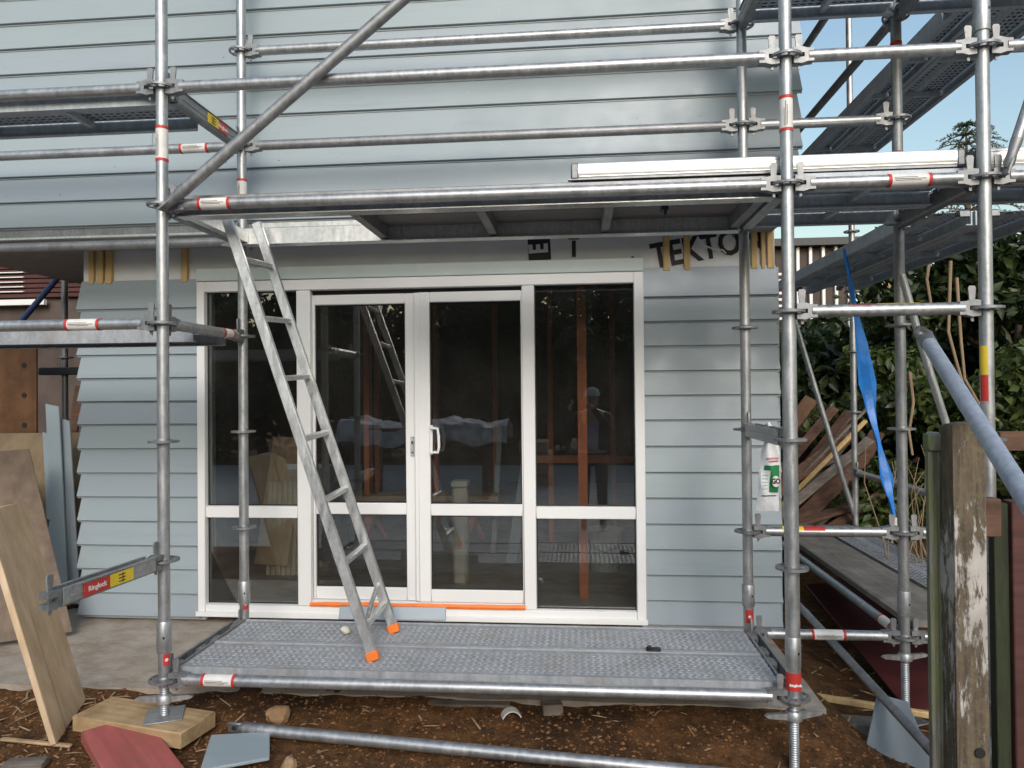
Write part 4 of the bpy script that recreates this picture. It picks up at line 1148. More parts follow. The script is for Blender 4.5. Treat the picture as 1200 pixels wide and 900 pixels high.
# leaning pine sheet in two pieces
Bc, Tc = Vector((-.545, .235, -.215)), Vector((-.815, .20, .705)); Ac = Vector((-.415, -.13, -.235))
e = Tc - Bc
board_thing("pine_sheet", "pale pine plywood sheet leaning at the left edge, split by a dark crack", "plywood sheet", PLY, [Ac + (Bc - Ac) * .345, Bc, Bc + e, Ac + (Bc - Ac) * .335 + e * 1.03], .022)
board_thing("pine_strip", "narrow pine strip leaning along the near edge of the pale plywood sheet", "plank", PLY, [Ac, Ac + (Bc - Ac) * .285, Ac + (Bc - Ac) * .31 + e * 1.02, Ac + e * .97], .026)
board_thing("hardboard_sheet", "dull grey brown sheet leaning behind the pale plywood at the left", "sheet", PLY_DK, [(-1.55, .75, -.17), (-1.17, 1.02, -.17), (-1.66, 1.30, .86), (-2.05, 1.05, .84)], .014)
board_thing("hardboard_sheet", "olive brown sheet leaning under the overhang beside the weatherboard ends", "sheet", m_wood("olive_hardboard", (.24, .165, .09), (.32, .235, .14), 2, .8, 3, (.10, .07, .045), .5), [(-2.4, 1.5, -.2), (-1.42, 1.62, -.2), (-1.5, 2.1, .92), (-2.5, 2.0, .92)], .014)
t = thing("form_sheet", "orange brown form ply sheet with bolt holes under the left overhang", "plywood sheet", (-2.6, 2.2, .9))
mb = MB(); mb.box(-3.6, -2.215, 2.05, 2.068, .80, 1.62, ch=.003); mb.build("sheet", FORMPLY, t)
for x in (-2.31, -2.62, -2.95):
    for z in (.98, 1.20, 1.42):
        q = MB(); q.lathe([(.021, 0), (.021, .002)], 12, Matrix.Translation((x, 2.0495, z)) @ Matrix.Rotation(R(90), 4, 'X')); q.build("bolt_hole", INK, t)
for i, (xo, yo) in enumerate(((0, 0), (.055, .03), (-.07, .06))):
    board_thing("spare_weatherboard", ["nearest spare pale blue weatherboard leaning by the house corner at the left", "middle spare pale blue weatherboard leaning by the house corner at the left", "rear spare pale blue weatherboard leaning by the house corner at the left"][i], "board", BOARD,
                [(-1.66 + xo, 1.52 + yo, -.17), (-1.56 + xo, 1.52 + yo, -.17), (-1.80 + xo, 1.75 + yo, 1.12 - .1 * i), (-1.90 + xo, 1.75 + yo, 1.14 - .1 * i)], .014, "spare boards by the house corner")
board_thing("board_offcut", "pale blue board offcut lying on the soil in front of the deck", "board", BOARD, [(.325, -.31, -.222), (.545, -.20, -.222), (.462, -.005, -.216), (.232, -.055, -.214)], .014)
for c, lb in (([(-1.95, 1.30, -.2), (-1.86, 1.28, -.2), (-2.02, 1.75, .62), (-2.10, 1.77, .62)], "rough brown board leaning in the shade left of the grey brown sheet"),
              ([(-1.48, 1.02, -.2), (-1.42, 1.00, -.2), (-1.62, 1.42, .40), (-1.68, 1.44, .42)], "short grey batten leaning against the sheets under the overhang"),
              ([(-2.05, 1.9, -.2), (-1.98, 1.9, -.2), (-1.90, 2.15, 1.25), (-1.97, 2.15, 1.27)], "tall dark batten standing behind the spare weatherboards")):
    board_thing("old_batten", lb, "batten", BROWNW if "brown" in lb or "dark" in lb else GREYW, c, .022)
rot_block("low_rail", "dark beam end beside the far left upright under the overhang", "beam", (-2.36, 2.5, 1.36), (.34, .06, .06), R(4), DARKSTEEL)
# brace tube on the soil
t = thing("loose_brace", "loose galvanised tube with a flattened pierced end lying across the soil", "scaffold tube", (1.2, -.07, -.24))
a, b = Vector((.345, .008, -.200)), Vector((2.30, -.19, -.215))
mb = MB(); mb.tube(a, b, .0242, 20); mb.build("tube", GALV, t)
d = (b - a).normalized(); M = frame_z(a, a - d)
mb = MB(); mb.lathe([(.0262, -.07), (.0262, -.005), (.022, .012), (.017, .02)], 16, M); mb.build("end_collar", CAST, t)
mb = MB(); mb.box(-.023, .023, -.007, .007, .0, .075, M @ Matrix.Rotation(R(80), 4, 'Z'), ch=.004)
mb.build("flat_tongue", CAST, t)
mb = MB(); mb.lathe([(.010, 0), (.010, .016)], 12, frame_z(a - d * .045 + Vector((0, -.009, 0)), a - d * .045 + Vector((0, 1, 0)))); mb.build("pin_hole", INK, t)
def rock(name, label, cat, c, r, mat, sq=(1, 1, .8), seed=0):
    bm = bmesh.new(); bmesh.ops.create_icosphere(bm, subdivisions=3, radius=1.0)
    mb = MB()
    for v in bm.verts:
        k = 1 + .28 * noise.fractal(v.co * 1.6 + Vector((seed, 0, 0)), 1, 2, 4)
        v.co = Vector((v.co.x * k * sq[0] * r + c[0], v.co.y * k * sq[1] * r + c[1], v.co.z * k * sq[2] * r + c[2]))
    bm.verts.index_update(); mb.v = [tuple(v.co) for v in bm.verts]; mb.f = [tuple(v.index for v in f.verts) for f in bm.faces]; bm.free()
    return solid(name, label, cat, mb, mat)
ROCKM = m_concrete("yellow_clay_rock", (.30, .18, .09), (.42, .28, .16), (.20, .10, .045))
rock("clay_rock", "yellowish clay rock beside the end of the loose tube", "rock", (.435, .15, -.205), .052, ROCKM, (1.05, .9, .8))
rock("clay_rock", "small brown clay lump in front of the loose tube", "rock", (.62, -.19, -.245), .034, ROCKM, (.8, .8, 1.0), 5)
rock("clay_rock", "dark clod by the concrete edge under the deck", "rock", (1.05, .24, -.235), .03, CLOD, (1.6, .8, .7), 9)
rot_block("wood_scrap", "grey brown wood scrap at the bottom left corner", "wood scrap", (-.40, -.28, -.245), (.15, .06, .03), R(10), GREYW)
rot_block("wood_stick", "thin split stick lying flat at the bottom left", "stick", (-.50, -.10, -.242), (.34, .022, .012), R(-6), BLOCKW, 0)
rot_block("wood_stick", "dark twig lying left of the red plank", "stick", (-.44, .05, -.245), (.22, .012, .01), R(20), GREYW)
rot_block("timber_offcut", "grey timber offcut under the middle of the low deck", "timber offcut", (1.24, .33, -.235), (.38, .05, .03), R(2), GREYW)
rot_block("timber_offcut", "dirty timber block on edge under the deck right of the white plastic scrap", "timber offcut", (1.62, .31, -.235), (.09, .06, .05), R(12), GREYW)
# curved scraps of white pipe
def pipe_scrap(label, c, r, a0, a1, ln, ang):
    mb = MB(); n = 12; vs = []; fs = []
    for i in range(n + 1):
        a = a0 + (a1 - a0) * i / n
        for rr in (r, r - .005):
            for y in (0, ln): vs.append((rr * math.cos(a), y, rr * math.sin(a)))
    for i in range(n):
        b_ = i * 4; fs += [(b_, b_ + 1, b_ + 5, b_ + 4), (b_ + 2, b_ + 6, b_ + 7, b_ + 3), (b_, b_ + 4, b_ + 6, b_ + 2), (b_ + 1, b_ + 3, b_ + 7, b_ + 5)]
    fs += [(0, 2, 3, 1), (n * 4, n * 4 + 1, n * 4 + 3, n * 4 + 2)]
    mb.add([rotz(ang, c) @ Vector(v) for v in vs], fs)
    solid("pipe_scrap", label, "plastic scrap", mb, m_plain("white_pvc", (.66, .65, .62), .4))
pipe_scrap("broken white pipe scrap under the middle of the deck", (1.45, .22, -.235), .045, R(20), R(165), .05, R(15))
pipe_scrap("curved white pipe scrap on the soil left of the threaded jack", (2.49, .17, -.345), .045, R(25), R(160), .03, R(-8))
rot_block("dark_rag", "flat dark rubber scrap on the soil below the right half of the deck", "scrap", (2.24, .12, -.300), (.12, .05, .012), R(20), RUBBER)
rot_block("broken_batten", "dark broken slat on the soil under the white pipe scrap", "scrap", (1.40, .13, -.245), (.16, .03, .01), R(-20), DARKSTEEL)
# right foreground timber
rot_block("timber_offcut", "pale sawn timber offcut in front of the threaded jack at the bottom edge", "timber offcut", (2.43, -.03, -.37), (.22, .09, .075), R(-28), BLOCKW)
rot_block("timber_stick", "long pale batten lying behind the threaded jack towards the fence", "batten", (3.08, .66, -.315), (.72, .03, .028), R(-13), STUDW, R(3))
rot_block("timber_block", "brown timber block beside the jack under the pale batten", "timber block", (3.0, .56, -.42), (.36, .10, .09), R(-6), GREYW)
board_thing("blue_sheet", "pale blue board propped under the low diagonal tube by the fence", "board", BOARD, [(2.955, .36, -.44), (3.25, .33, -.44), (3.17, .40, -.175), (3.05, .42, -.15)], .012)
board_thing("blue_sheet", "pale blue board lying flat in front of the propped one by the fence", "board", BOARD, [(2.84, .22, -.44), (3.05, .20, -.44), (3.03, .33, -.43), (2.86, .36, -.43)], .012)
board_thing("maroon_sheet", "dark maroon board lying on the soil below the plank walkway", "board", MAROON, [(3.34, .80, -.395), (3.80, .76, -.375), (3.82, 2.5, -.22), (3.38, 2.5, -.24)], .02)
# heap of old boards beside the house
def beam(a, b, wx, wz, mat, name, label, cat, group=None, roll=0):
    a = Vector(a); b = Vector(b)
    M = frame_z(a, b) @ Matrix.Rotation(roll, 4, 'Z')
    mb = MB(); mb.box(-wx / 2, wx / 2, -wz / 2, wz / 2, 0, (b - a).length, M, ch=.004)
    return solid(name, label, cat, mb, mat, group)
pile = [((3.6, 3.35, -0.15), (4.34, 3.5, 0.3), .09, .022, GREYW if "over" in 'short dark board low at the right of the leaning heap' else BROWNW, 30, 'short dark board low at the right of the leaning heap'),
        ((3.45, 3.45, 0.1), (4.28, 3.6, 0.75), .09, .022, GREYW if "over" in 'narrow brown board over the grey ones in the leaning heap' else BROWNW, 30, 'narrow brown board over the grey ones in the leaning heap'),
        ((3.38, 3.5, 0.35), (4.05, 3.8, 1.02), .09, .022, GREYW if "over" in 'mid brown board high in the leaning heap, left of the thin pale stick' else BROWNW, 30, 'mid brown board high in the leaning heap, left of the thin pale stick'),
        ((3.42, 3.9, -.05), (4.30, 4.1, .98), .14, .025, BROWNW, 10, "topmost reddish board of the leaning heap beside the house"),
        ((3.45, 3.8, -.05), (4.42, 4.3, .86), .16, .025, GREYW, 35, "wide grey board in the leaning heap beside the house"),
        ((3.40, 3.7, .10), (4.52, 4.0, 1.12), .035, .02, GREYW, 0, "thin pale stick rising highest out of the leaning heap"),
        ((3.40, 3.7, .0), (4.36, 3.9, .90), .04, .025, STUDW, 20, "pale batten laid across the front of the leaning heap"),
        ((3.55, 3.6, -.1), (4.28, 3.7, .62), .15, .03, BROWNW, 40, "brown weathered board at the foot of the leaning heap"),
        ((3.60, 3.5, -.1), (4.38, 3.7, .42), .10, .03, GREYW, 15, "grey board lying low in the leaning heap"),
        ((3.40, 3.6, .25), (4.25, 4.1, .72), .12, .025, BROWNW, 60, "dark board crossing the middle of the leaning heap"),
        ((3.85, 3.6, -.1), (4.44, 3.85, .80), .13, .025, BROWNW, 25, "rust brown board standing steepest in the leaning heap"),
        ((3.50, 3.4, .02), (4.20, 3.5, .22), .12, .03, BROWNW, 5, "lowest dark board in front of the leaning heap"),
        ((3.35, 4.0, .35), (3.98, 4.2, 1.10), .13, .02, FORMPLY, 50, "orange board end showing at the back of the leaning heap"),
        ((3.38, 3.75, .30), (4.30, 4.0, .60), .05, .03, GREYW, 5, "narrow grey batten near the top of the leaning heap")]
for a, b, wx, wz, mt, rl, lb in pile: beam(a, b, wx, wz, mt, "old_board", lb, "board", "old boards heaped beside the house", R(rl))
# dark fence behind
fe = thing("dark_fence", "dark maroon paling fence behind the heap of old boards", "fence", (4.7, 5.0, -.1))
for i in range(16):
    mb = MB(); x = 4.02 + i * .155; mb.box(x, x + .145, 5.3 + .01 * (i % 2), 5.32 + .01 * (i % 2), -.15, .92 + random.uniform(-.03, .03), ch=.003); mb.build("paling", MAROON_DK, fe)
mb = MB(); mb.box(4.60, 4.75, 4.98, 5.10, -.2, .90, ch=.005); mb.build("post", DARKWALL, fe)
mb = MB(); mb.box(4.74, 4.80, 4.96, 4.99, .50, .62, ch=.004); mb.build("rail_end", STUDW, fe)

# ------------------------------------------------------------------ old garden fence at the right
gf_ = thing("garden_fence", "old garden fence at the right with a mossy board and a peeling white post", "fence", (3.05, -.38, -.5))
mb = MB(); n = 9; prof = []
mb.box(2.922, 3.030, -.345, -.325, -.55, 1.035, ch=.004); mb.box(2.922, 2.938, -.352, -.3455, -.55, 1.03, ch=.003); mb.box(2.952, 2.972, -.351, -.3455, -.55, 1.03, ch=.003)
mb.build("mossy_board", MOSSY, gf_)
mb = MB(); mb.box(2.919, 3.020, -.362, -.318, .985, 1.042, ch=.004); mb.build("board_cap", MOSSY, gf_)
bm = bmesh.new(); bmesh.ops.create_cube(bm, size=1.0)
bmesh.ops.subdivide_edges(bm, edges=bm.edges[:], cuts=6, use_grid_fill=True)
PX0, PX1, PY0, PY1, PZ0, PZ1 = 2.958, 3.058, -.440, -.35, -.55, 1.08
mb = MB()
for v in bm.verts:
    q = Vector((PX0 + (v.co.x + .5) * (PX1 - PX0), PY0 + (v.co.y + .5) * (PY1 - PY0), PZ0 + (v.co.z + .5) * (PZ1 - PZ0)))
    nn = noise.noise_vector(q * 14) * .004
    if v.co.z > .49: q.z += .010 * noise.noise(q * 30) - .012 * abs(v.co.x) 
    v.co = q + nn
bm.verts.index_update(); mb.v = [tuple(v.co) for v in bm.verts]; mb.f = [tuple(v.index for v in f.verts) for f in bm.faces]; bm.free()
pp = mb.build("peeling_post", PEEL, gf_)
mb = MB(); mb.lathe([(.016, 0), (.016, .004)], 10, Matrix.Translation((3.025, -.4435, .02)) @ Matrix.Rotation(R(90), 4, 'X')); mb.build("knot_hole", INK, pp)
mb = MB(); mb.box(3.0605, 3.128, -.40, -.34, .705, .83, ch=.004); mb.build("rail", BROWNW, gf_)
mb = MB(); mb.box(3.158, 3.205, -.30, -.26, -.6, .80, ch=.003); mb.build("paling", MOSS_DK, gf_)
mb = MB(); mb.box(3.206, 3.34, -.32, -.26, -.6, .81, ch=.004); mb.build("paling", MAROON_DK, gf_)
mb = MB(); mb.box(3.6, 3.95, .45, .50, .915, 1.0, ch=.004)
solid("fence_rail", "brown fence rail end at the right edge, above the raking tube's lower end", "fence rail", mb, BROWNW)

# ------------------------------------------------------------------ interior things behind the glass
FIT[0] = LOWER
BC = m_plain("white_bucket_plastic", (.62, .62, .60), .45)
t = thing("bucket", "white plastic bucket on the floor behind the right fixed pane", "bucket", (1.93, 2.2, -.055))
mb = MB(); mb.lathe([(.10, 0), (.128, .26), (.133, .262), (.133, .28), (.124, .28), (.096, .01)], 24, Matrix.Translation((1.93, 2.2, -.055))); mb.build("pail", BC, t)
mb = MB(); mb.sweep([(1.80, 2.2, .20), (1.83, 2.1, .12), (1.93, 2.065, .09), (2.03, 2.1, .12), (2.06, 2.2, .20)], .004, 6); mb.build("handle", DARKSTEEL, t)
t = thing("fluted_panel", "cream fluted panel leaning inside behind the left fixed pane", "panel", (-.25, 1.95, -.055))
mb = MB()
for i in range(9): mb.box(-.41 + i * .036, -.41 + i * .036 + .032, 1.90 + .0, 1.925, -.055, .72, Matrix.Translation((0, 0, 0)) @ Matrix.Rotation(R(-4), 4, 'X') @ Matrix.Translation((0, .0, 0)), ch=.006)
mb.build("fluting", CREAM, t); mb = MB(); mb.box(-.42, -.07, 1.93, 1.95, -.054, .71, Matrix.Rotation(R(-4), 4, 'X')); mb.build("backing", CREAM, t)
board_thing("leaning_board", "pale blue board leaning inside behind the right door leaf", "board", BOARD, [(1.22, 2.3, -.055), (1.30, 2.3, -.055), (1.42, 2.9, .95), (1.34, 2.9, .95)], .02)
board_thing("leaning_batten", "slim pale batten leaning inside near the door handle", "batten", m_plain("interior_batten", (.30, .33, .32), .7), [(1.07, 2.6, -.055), (1.11, 2.6, -.055), (1.13, 3.0, .9), (1.09, 3.0, .9)], .02)
t = thing("paper_sack", "upright pale paper sack just inside the right door leaf", "sack", (1.0, 1.75, -.055))
mb = MB(); mb.box(.93, 1.03, 1.70, 1.80, -.055, .58, ch=.02); mb.build("sack_body", CREAM, t); mb = MB(); mb.box(.925, 1.035, 1.69, 1.81, .58, .62, ch=.008); mb.build("folded_top", CREAM, t)
t = thing("step_ladder", "black step ladder standing open behind the left fixed pane", "ladder", (-.3, 2.4, -.055))
for s_ in (-1, 1):
    for yo in (0, .3):
        mb = MB(); M = frame_z((-.3 + s_ * .18, 2.3 + yo * 1.6, -.055), (-.3 + s_ * .12, 2.5, 1.0)); mb.box(-.025, .025, -.012, .012, 0, 1.06, M, ch=.003); mb.build("rail", RUBBER, t)
for i in range(4): mb = MB(); z = .2 + i * .25; mb.box(-.3 - .165 + z * .05, -.3 + .165 - z * .05, 2.30 + z * .19, 2.38 + z * .19, z, z + .025); mb.build("step", DARKSTEEL, t)

FIT[0] = None
for i, (x0, y, z, L0, mt, lb) in enumerate(((-.2, 2.9, .30, 1.3, BLOCKW, "pale board on top of the stack inside behind the left door leaf"), (-.25, 2.88, .24, 1.4, GREYW, "grey board second in the stack inside behind the left door leaf"), (-.15, 2.9, .18, 1.3, BLOCKW, "pale board lowest in the stack inside behind the left door leaf"))):
    mb = MB(); mb.box(x0, x0 + L0, y, y + .24, z, z + .045, ch=.004); solid("stacked_board", lb, "board", mb, mt, "boards stacked inside")
for i, (x, lb) in enumerate(((.0, "left trestle under the boards inside"), (.85, "right trestle under the boards inside"))):
    t = thing("trestle", lb, "trestle", (x, 3.0, -.055), "trestles inside")
    mb = MB(); mb.box(x, x + .06, 2.85, 3.15, .115, .178, ch=.004); mb.build("top_bar", STUD_RED, t)
    for s_ in (-1, 1): mb = MB(); mb.tube((x + .03, 3.0 + s_ * .10, .12), (x + .03 + .05 * s_, 3.0 + s_ * .22, -.055), .02, 8); mb.build("leg", STUD_RED, t)
board_thing("leaning_sheet", "tan sheet leaning inside behind the left fixed pane", "sheet", PLY, [(-.62, 2.2, -.055), (-.35, 2.15, -.055), (-.35, 2.5, .85), (-.62, 2.55, .85)], .02)
FIT[0] = None
# ------------------------------------------------------------------ plants
def leaf_mesh(name, pts, nrm, size, mat, asp=.45):
    n = len(pts)
    rnd = RNG.normal(size=(n, 3)); nrm = nrm + .9 * rnd; nrm /= np.linalg.norm(nrm, axis=1)[:, None] + 1e-9
    up = RNG.normal(size=(n, 3)); t = np.cross(nrm, up); t /= np.linalg.norm(t, axis=1)[:, None] + 1e-9; b = np.cross(nrm, t)
    s = size * RNG.uniform(.6, 1.35, size=(n, 1))
    v = np.stack([pts - t * s, pts + b * s * asp + nrm * s * .12, pts + t * s - nrm * s * .2, pts - b * s * asp + nrm * s * .12], 1).reshape(-1, 3)
    me = bpy.data.meshes.new(name)
    me.vertices.add(4 * n); me.vertices.foreach_set('co', v.astype(np.float32).ravel())
    me.loops.add(6 * n); me.polygons.add(2 * n)
    idx = (np.arange(n)[:, None] * 4 + np.array([0, 1, 2, 0, 2, 3])[None]).ravel()
    me.loops.foreach_set('vertex_index', idx.astype(np.int32)); me.polygons.foreach_set('loop_start', (np.arange(2 * n) * 3).astype(np.int32))
    me.update(calc_edges=True); me.validate(); me.materials.append(mat)
    return me
def blob_points(blobs, n):
    wgt = np.array([b[3] * b[4] * b[5] for b in blobs]) ** .67; wgt = wgt / wgt.sum()
    k = RNG.choice(len(blobs), n, p=wgt); bl = np.array(blobs)[k]
    d = RNG.normal(size=(n, 3)); d /= np.linalg.norm(d, axis=1)[:, None]
    r = RNG.uniform(.0, 1, size=(n, 1)) ** .38
    r = r * (1 + .25 * np.sin(d[:, :1] * 7 + k[:, None]) * np.cos(d[:, 1:2] * 6 + 2 * k[:, None]))
    return bl[:, :3] + d * r * bl[:, 3:6], d
def clump_blobs(c, rad, n, r0, r1):
    out = []
    for i in range(n):
        d = RNG.normal(size=3); d /= np.linalg.norm(d); q = np.array(c) + d * np.array(rad) * RNG.uniform(.4, 1.0); r = RNG.uniform(r0, r1)
        out.append((q[0], q[1], q[2], r * 1.1, r * 1.1, r * .85))
    return out
def tree(name, label, cat, base, c, rad, nblob, r0, r1, nleaf, size, mat=LEAF, group=None, limbs=7, trunk_r=.08, asp=.45):
    t = thing(name, label, cat, base, group)
    bl = clump_blobs(c, rad, nblob, r0, r1)
    P, Nn = blob_points(bl, nleaf)
    P[:, 2] = np.maximum(P[:, 2], base[2] + .02)
    me = leaf_mesh("crown", P - np.array(base), Nn, size, mat, asp); o = bpy.data.objects.new("crown", me); _link(o, t)
    o["kind"] = "stuff" if False else "thing"; del o["kind"]
    mb = MB(); b = Vector(base); cc = Vector(c)
    mb.sweep([b - Vector((0, 0, .2)), b.lerp(cc, .35) + Vector((.08, .02, 0)) * rad[0], b.lerp(cc, .7) - Vector((.06, 0, 0)) * rad[0], cc], [trunk_r, trunk_r * .8, trunk_r * .55, trunk_r * .3], 8)
    mb.build("trunk", BARK, t)
    mb = MB()
    for i in range(limbs):
        q = Vector(bl[i % len(bl)][:3]); s0 = b.lerp(cc, random.uniform(.25, .75)); md = s0.lerp(q, .5) + Vector((random.uniform(-.1, .1), random.uniform(-.1, .1), .1)) * rad[0]
        mb.sweep([s0, md, q], [trunk_r * .4, trunk_r * .26, trunk_r * .1], 6)
    mb.build("limbs", BARK, t)
    return t
# shrubs and trees right of the house
tree("shrub", "glossy leaved shrub behind the blue strap", "shrub", (4.75, 4.5, .05), (4.8, 4.5, .85), (.65, .45, .75), 16, .18, .34, 5200, .060, LEAF, "shrubs beside the house")
tree("shrub", "broad leafy shrub behind the second right upright", "shrub", (5.3, 3.9, .05), (5.35, 3.9, .80), (.75, .5, .9), 18, .20, .36, 6200, .058, LEAF, "shrubs beside the house")
tree("shrub", "shrub with bare twigs above the mossy fence board", "shrub", (5.7, 3.2, 0), (5.7, 3.2, 1.0), (.7, .55, .9), 15, .18, .36, 4600, .055, LEAF, "shrubs beside the house")
tree("small_tree", "dense dark tree hanging over the shrubs right of the house", "tree", (6.6, 5.2, .1), (6.4, 5.1, 2.1), (1.5, .9, 1.0), 24, .26, .52, 8000, .075, LEAF_DK, "trees right of the house", 10)
tree("small_tree", "dark tree at the right edge with bright sky gaps behind the last upright", "tree", (7.6, 4.4, .1), (7.6, 4.5, 1.5), (1.3, .9, 1.5), 22, .24, .44, 5600, .072, LEAF_DK, "trees right of the house", 10)
tree("small_tree", "tall dark tree at the back behind the side decks", "tree", (6.6, 8.4, .1), (6.6, 8.4, 1.6), (1.9, .9, 1.6), 28, .4, .7, 8000, .11, LEAF_DK, "trees right of the house", 9)
tree("small_tree", "far dark tree behind the others at the right edge", "tree", (10.0, 8.0, .1), (10.2, 8.0, 1.7), (2.1, 1.0, 1.9), 28, .4, .75, 9000, .12, LEAF_DK, "trees right of the house", 9)
tree("hedge_tree", "dark tree low behind the heap of old boards", "tree", (5.2, 7.0, 0), (5.2, 7.0, 1.0), (1.2, .6, 1.1), 18, .3, .5, 5200, .09, LEAF_DK, "trees right of the house", 6)
tree("shrub", "low dark shrub in front of the leaning heap of boards, behind the far upright", "shrub", (4.55, 3.6, -.1), (4.6, 3.6, .25), (.45, .35, .4), 10, .14, .26, 2600, .05, LEAF, "shrubs beside the house", 5, .03)
tree("small_tree", "bushy dark tree filling the gap behind the broad leafy shrub", "tree", (7.4, 6.6, .1), (7.3, 6.6, 1.3), (1.7, .8, 1.3), 26, .35, .6, 7500, .09, LEAF_DK, "trees right of the house", 8)
# hanging vines and twigs in front of the shrubs
t = thing("hanging_vines", "dry brown vines hanging from the dark tree behind the last upright", "vine", (4.4, 1.9, 1.0))
for k, pts in enumerate((((4.12, 1.9, 2.0), (4.10, 1.9, 1.55), (4.16, 1.9, 1.3), (4.24, 1.9, 1.02), (4.26, 1.9, .9)), ((4.18, 1.95, 1.9), (4.20, 1.95, 1.5), (4.22, 1.95, 1.25), (4.32, 1.95, 1.06), (4.42, 1.95, .98)), ((4.05, 2.0, 2.1), (4.02, 2.0, 1.9), (4.05, 2.0, 1.7)), ((3.95, 2.1, 1.3), (3.97, 2.1, 1.1), (3.94, 2.1, .9), (3.96, 2.1, .75)))):
    mb = MB(); mb.sweep(pts, [.011, .010, .009, .008, .008][:len(pts)], 7); mb.build("vine_stem", VINE, t)
t = thing("bare_bush", "tangle of bare thin twigs left of the mossy fence board", "bush", (4.1, 1.8, -.3))
mb = MB()
for i in range(34):
    a = random.uniform(0, 6.28); x, y = 4.05 + random.uniform(-.25, .3), 2.0 + random.uniform(-.2, .3); h = random.uniform(.5, 1.25); dx = random.uniform(-.35, .35)
    mb.sweep([(x, y, -.3), (x + dx * .3, y, -.3 + h * .4), (x + dx * .6 + random.uniform(-.08, .08), y, -.3 + h * .75), (x + dx, y, -.3 + h)], [.006, .005, .004, .002], 5)
mb.build("twigs", VINE, t)
# leafy sprig by the last upright
tree("sprig", "light green leafy sprig right of the last upright", "plant", (4.95, 2.0, .2), (4.75, 1.9, 1.25), (.3, .25, .35), 7, .06, .13, 330, .055, m_leaf("light_leaf", (.06, .09, .025), (.11, .15, .04), (.2, .24, .07)), None, 6, .018)
# Norfolk pine against the sky
npn = thing("norfolk_pine", "norfolk pine crown of tiered upturned fronds against the sky", "tree", (18.1, 28.6, 0))
mb = MB(); mb.sweep([(18.1, 28.6, -1), (18.1, 28.6, 6), (18.06, 28.6, 12.0)], [.3, .2, .03], 8); mb.build("trunk", BARK, npn)
P = []
br = MB()
for k in range(18):
    z = 12.1 - k * .40; ln = .50 + 2.0 * (1 - math.exp(-k * .40 / 1.25))
    for j in range(7):
        a = j * 2 * math.pi / 7 + k * .45 + random.uniform(-.12, .12); pts = []
        for i in range(10):
            f = i / 9; rr = ln * f; zz = z + ln * (.42 * f - .62 * f * f)
            pts.append((18.08 + rr * math.cos(a), 28.6 + rr * math.sin(a), zz))
        br.sweep(pts, [.030 - .0022 * i for i in range(10)], 5)
        for i in range(1, 10):
            for q in range(7):
                u = random.random(); p = Vector(pts[i - 1]).lerp(Vector(pts[i]), u); P.append((p.x + random.gauss(0, .035), p.y + random.gauss(0, .035), p.z + random.uniform(-.01, .09)))
br.build("branches", BARK, npn)
P = np.array(P); me = leaf_mesh("crown", P - np.array([18.1, 28.6, 0]), np.zeros_like(P), .060, LEAF_PINE, .4); o = bpy.data.objects.new("crown", me); _link(o, npn)

# ------------------------------------------------------------------ neighbours
nb_ = thing("neighbour_house", "neighbouring house with pale battens and a timber screen, seen under the side deck", "house", (6.2, 9.6, 0))
mb = MB(); mb.box(5.1, 6.6, 10.4, 12.5, 0, 3.72, ch=.01); mb.build("wall", DARKWALL, nb_)
mb = MB(); mb.box(5.0, 6.75, 10.2, 12.6, 3.73, 3.86); mb.build("roof", DARKSTEEL, nb_)
for i in range(6):
    mb = MB(); x = 5.46 + i * .22; mb.box(x, x + .055, 10.33, 10.395, 2.3, 3.72, ch=.004); mb.build("batten", UPVC, nb_)
for i in range(7):
    mb = MB(); x = 6.30 + i * .165; mb.box(x, x + .12, 9.0, 9.05, 1.4, 2.86, ch=.004); mb.build("screen_board", BLOCKW, nb_)
mb = MB(); mb.box(6.25, 7.5, 9.051, 9.09, 1.6, 1.72); mb.build("screen_rail", BROWNW, nb_)
for i in range(9):
    mb = MB(); z = 2.28 + i * .11; mb.box(5.0, 5.42, 9.9, 9.93, z, z + .04); mb.build("louvre", UPVC, nb_)
shed = thing("red_building", "dark red slatted building beyond the left overhang with a white trim", "building", (-6.6, 7.2, 0))
mb = MB(); mb.box(-8.6, -5.3, 7.2, 9, -.2, 3.4); mb.build("wall", DARKWALL, shed)
for i in range(9):
    mb = MB(); z = 2.66 + i * .072; mb.box(-8.6, -5.5 - .03 * i, 7.12, 7.195, z, z + .058, ch=.004); mb.build("slat", m_wood("red_slat", (.045, .014, .012), (.095, .030, .026), 0, .7, 6) if i == 0 else bpy.data.materials["red_slat"], shed)
for i in range(5):
    mb = MB(); z = 2.74 + i * .072; mb.box(-8.6, -6.45, 7.08, 7.11, z, z + .014); mb.build("white_strip", UPVC, shed)
mb = MB(); mb.box(-8.6, -6.1, 7.05, 7.12, 2.54, 2.625, ch=.004); mb.build("white_trim", UPVC, shed)
mb = MB(); mb.box(-8.6, -5.4, 7.02, 7.10, 2.02, 2.24, ch=.004); mb.build("fascia", bpy.data.materials["red_slat"], shed)
mb = MB(); mb.box(-2.2, -1.16, 5.6, 5.7, -.2, 2.1)
mb.build("retaining_wall", DARKWALL, house)

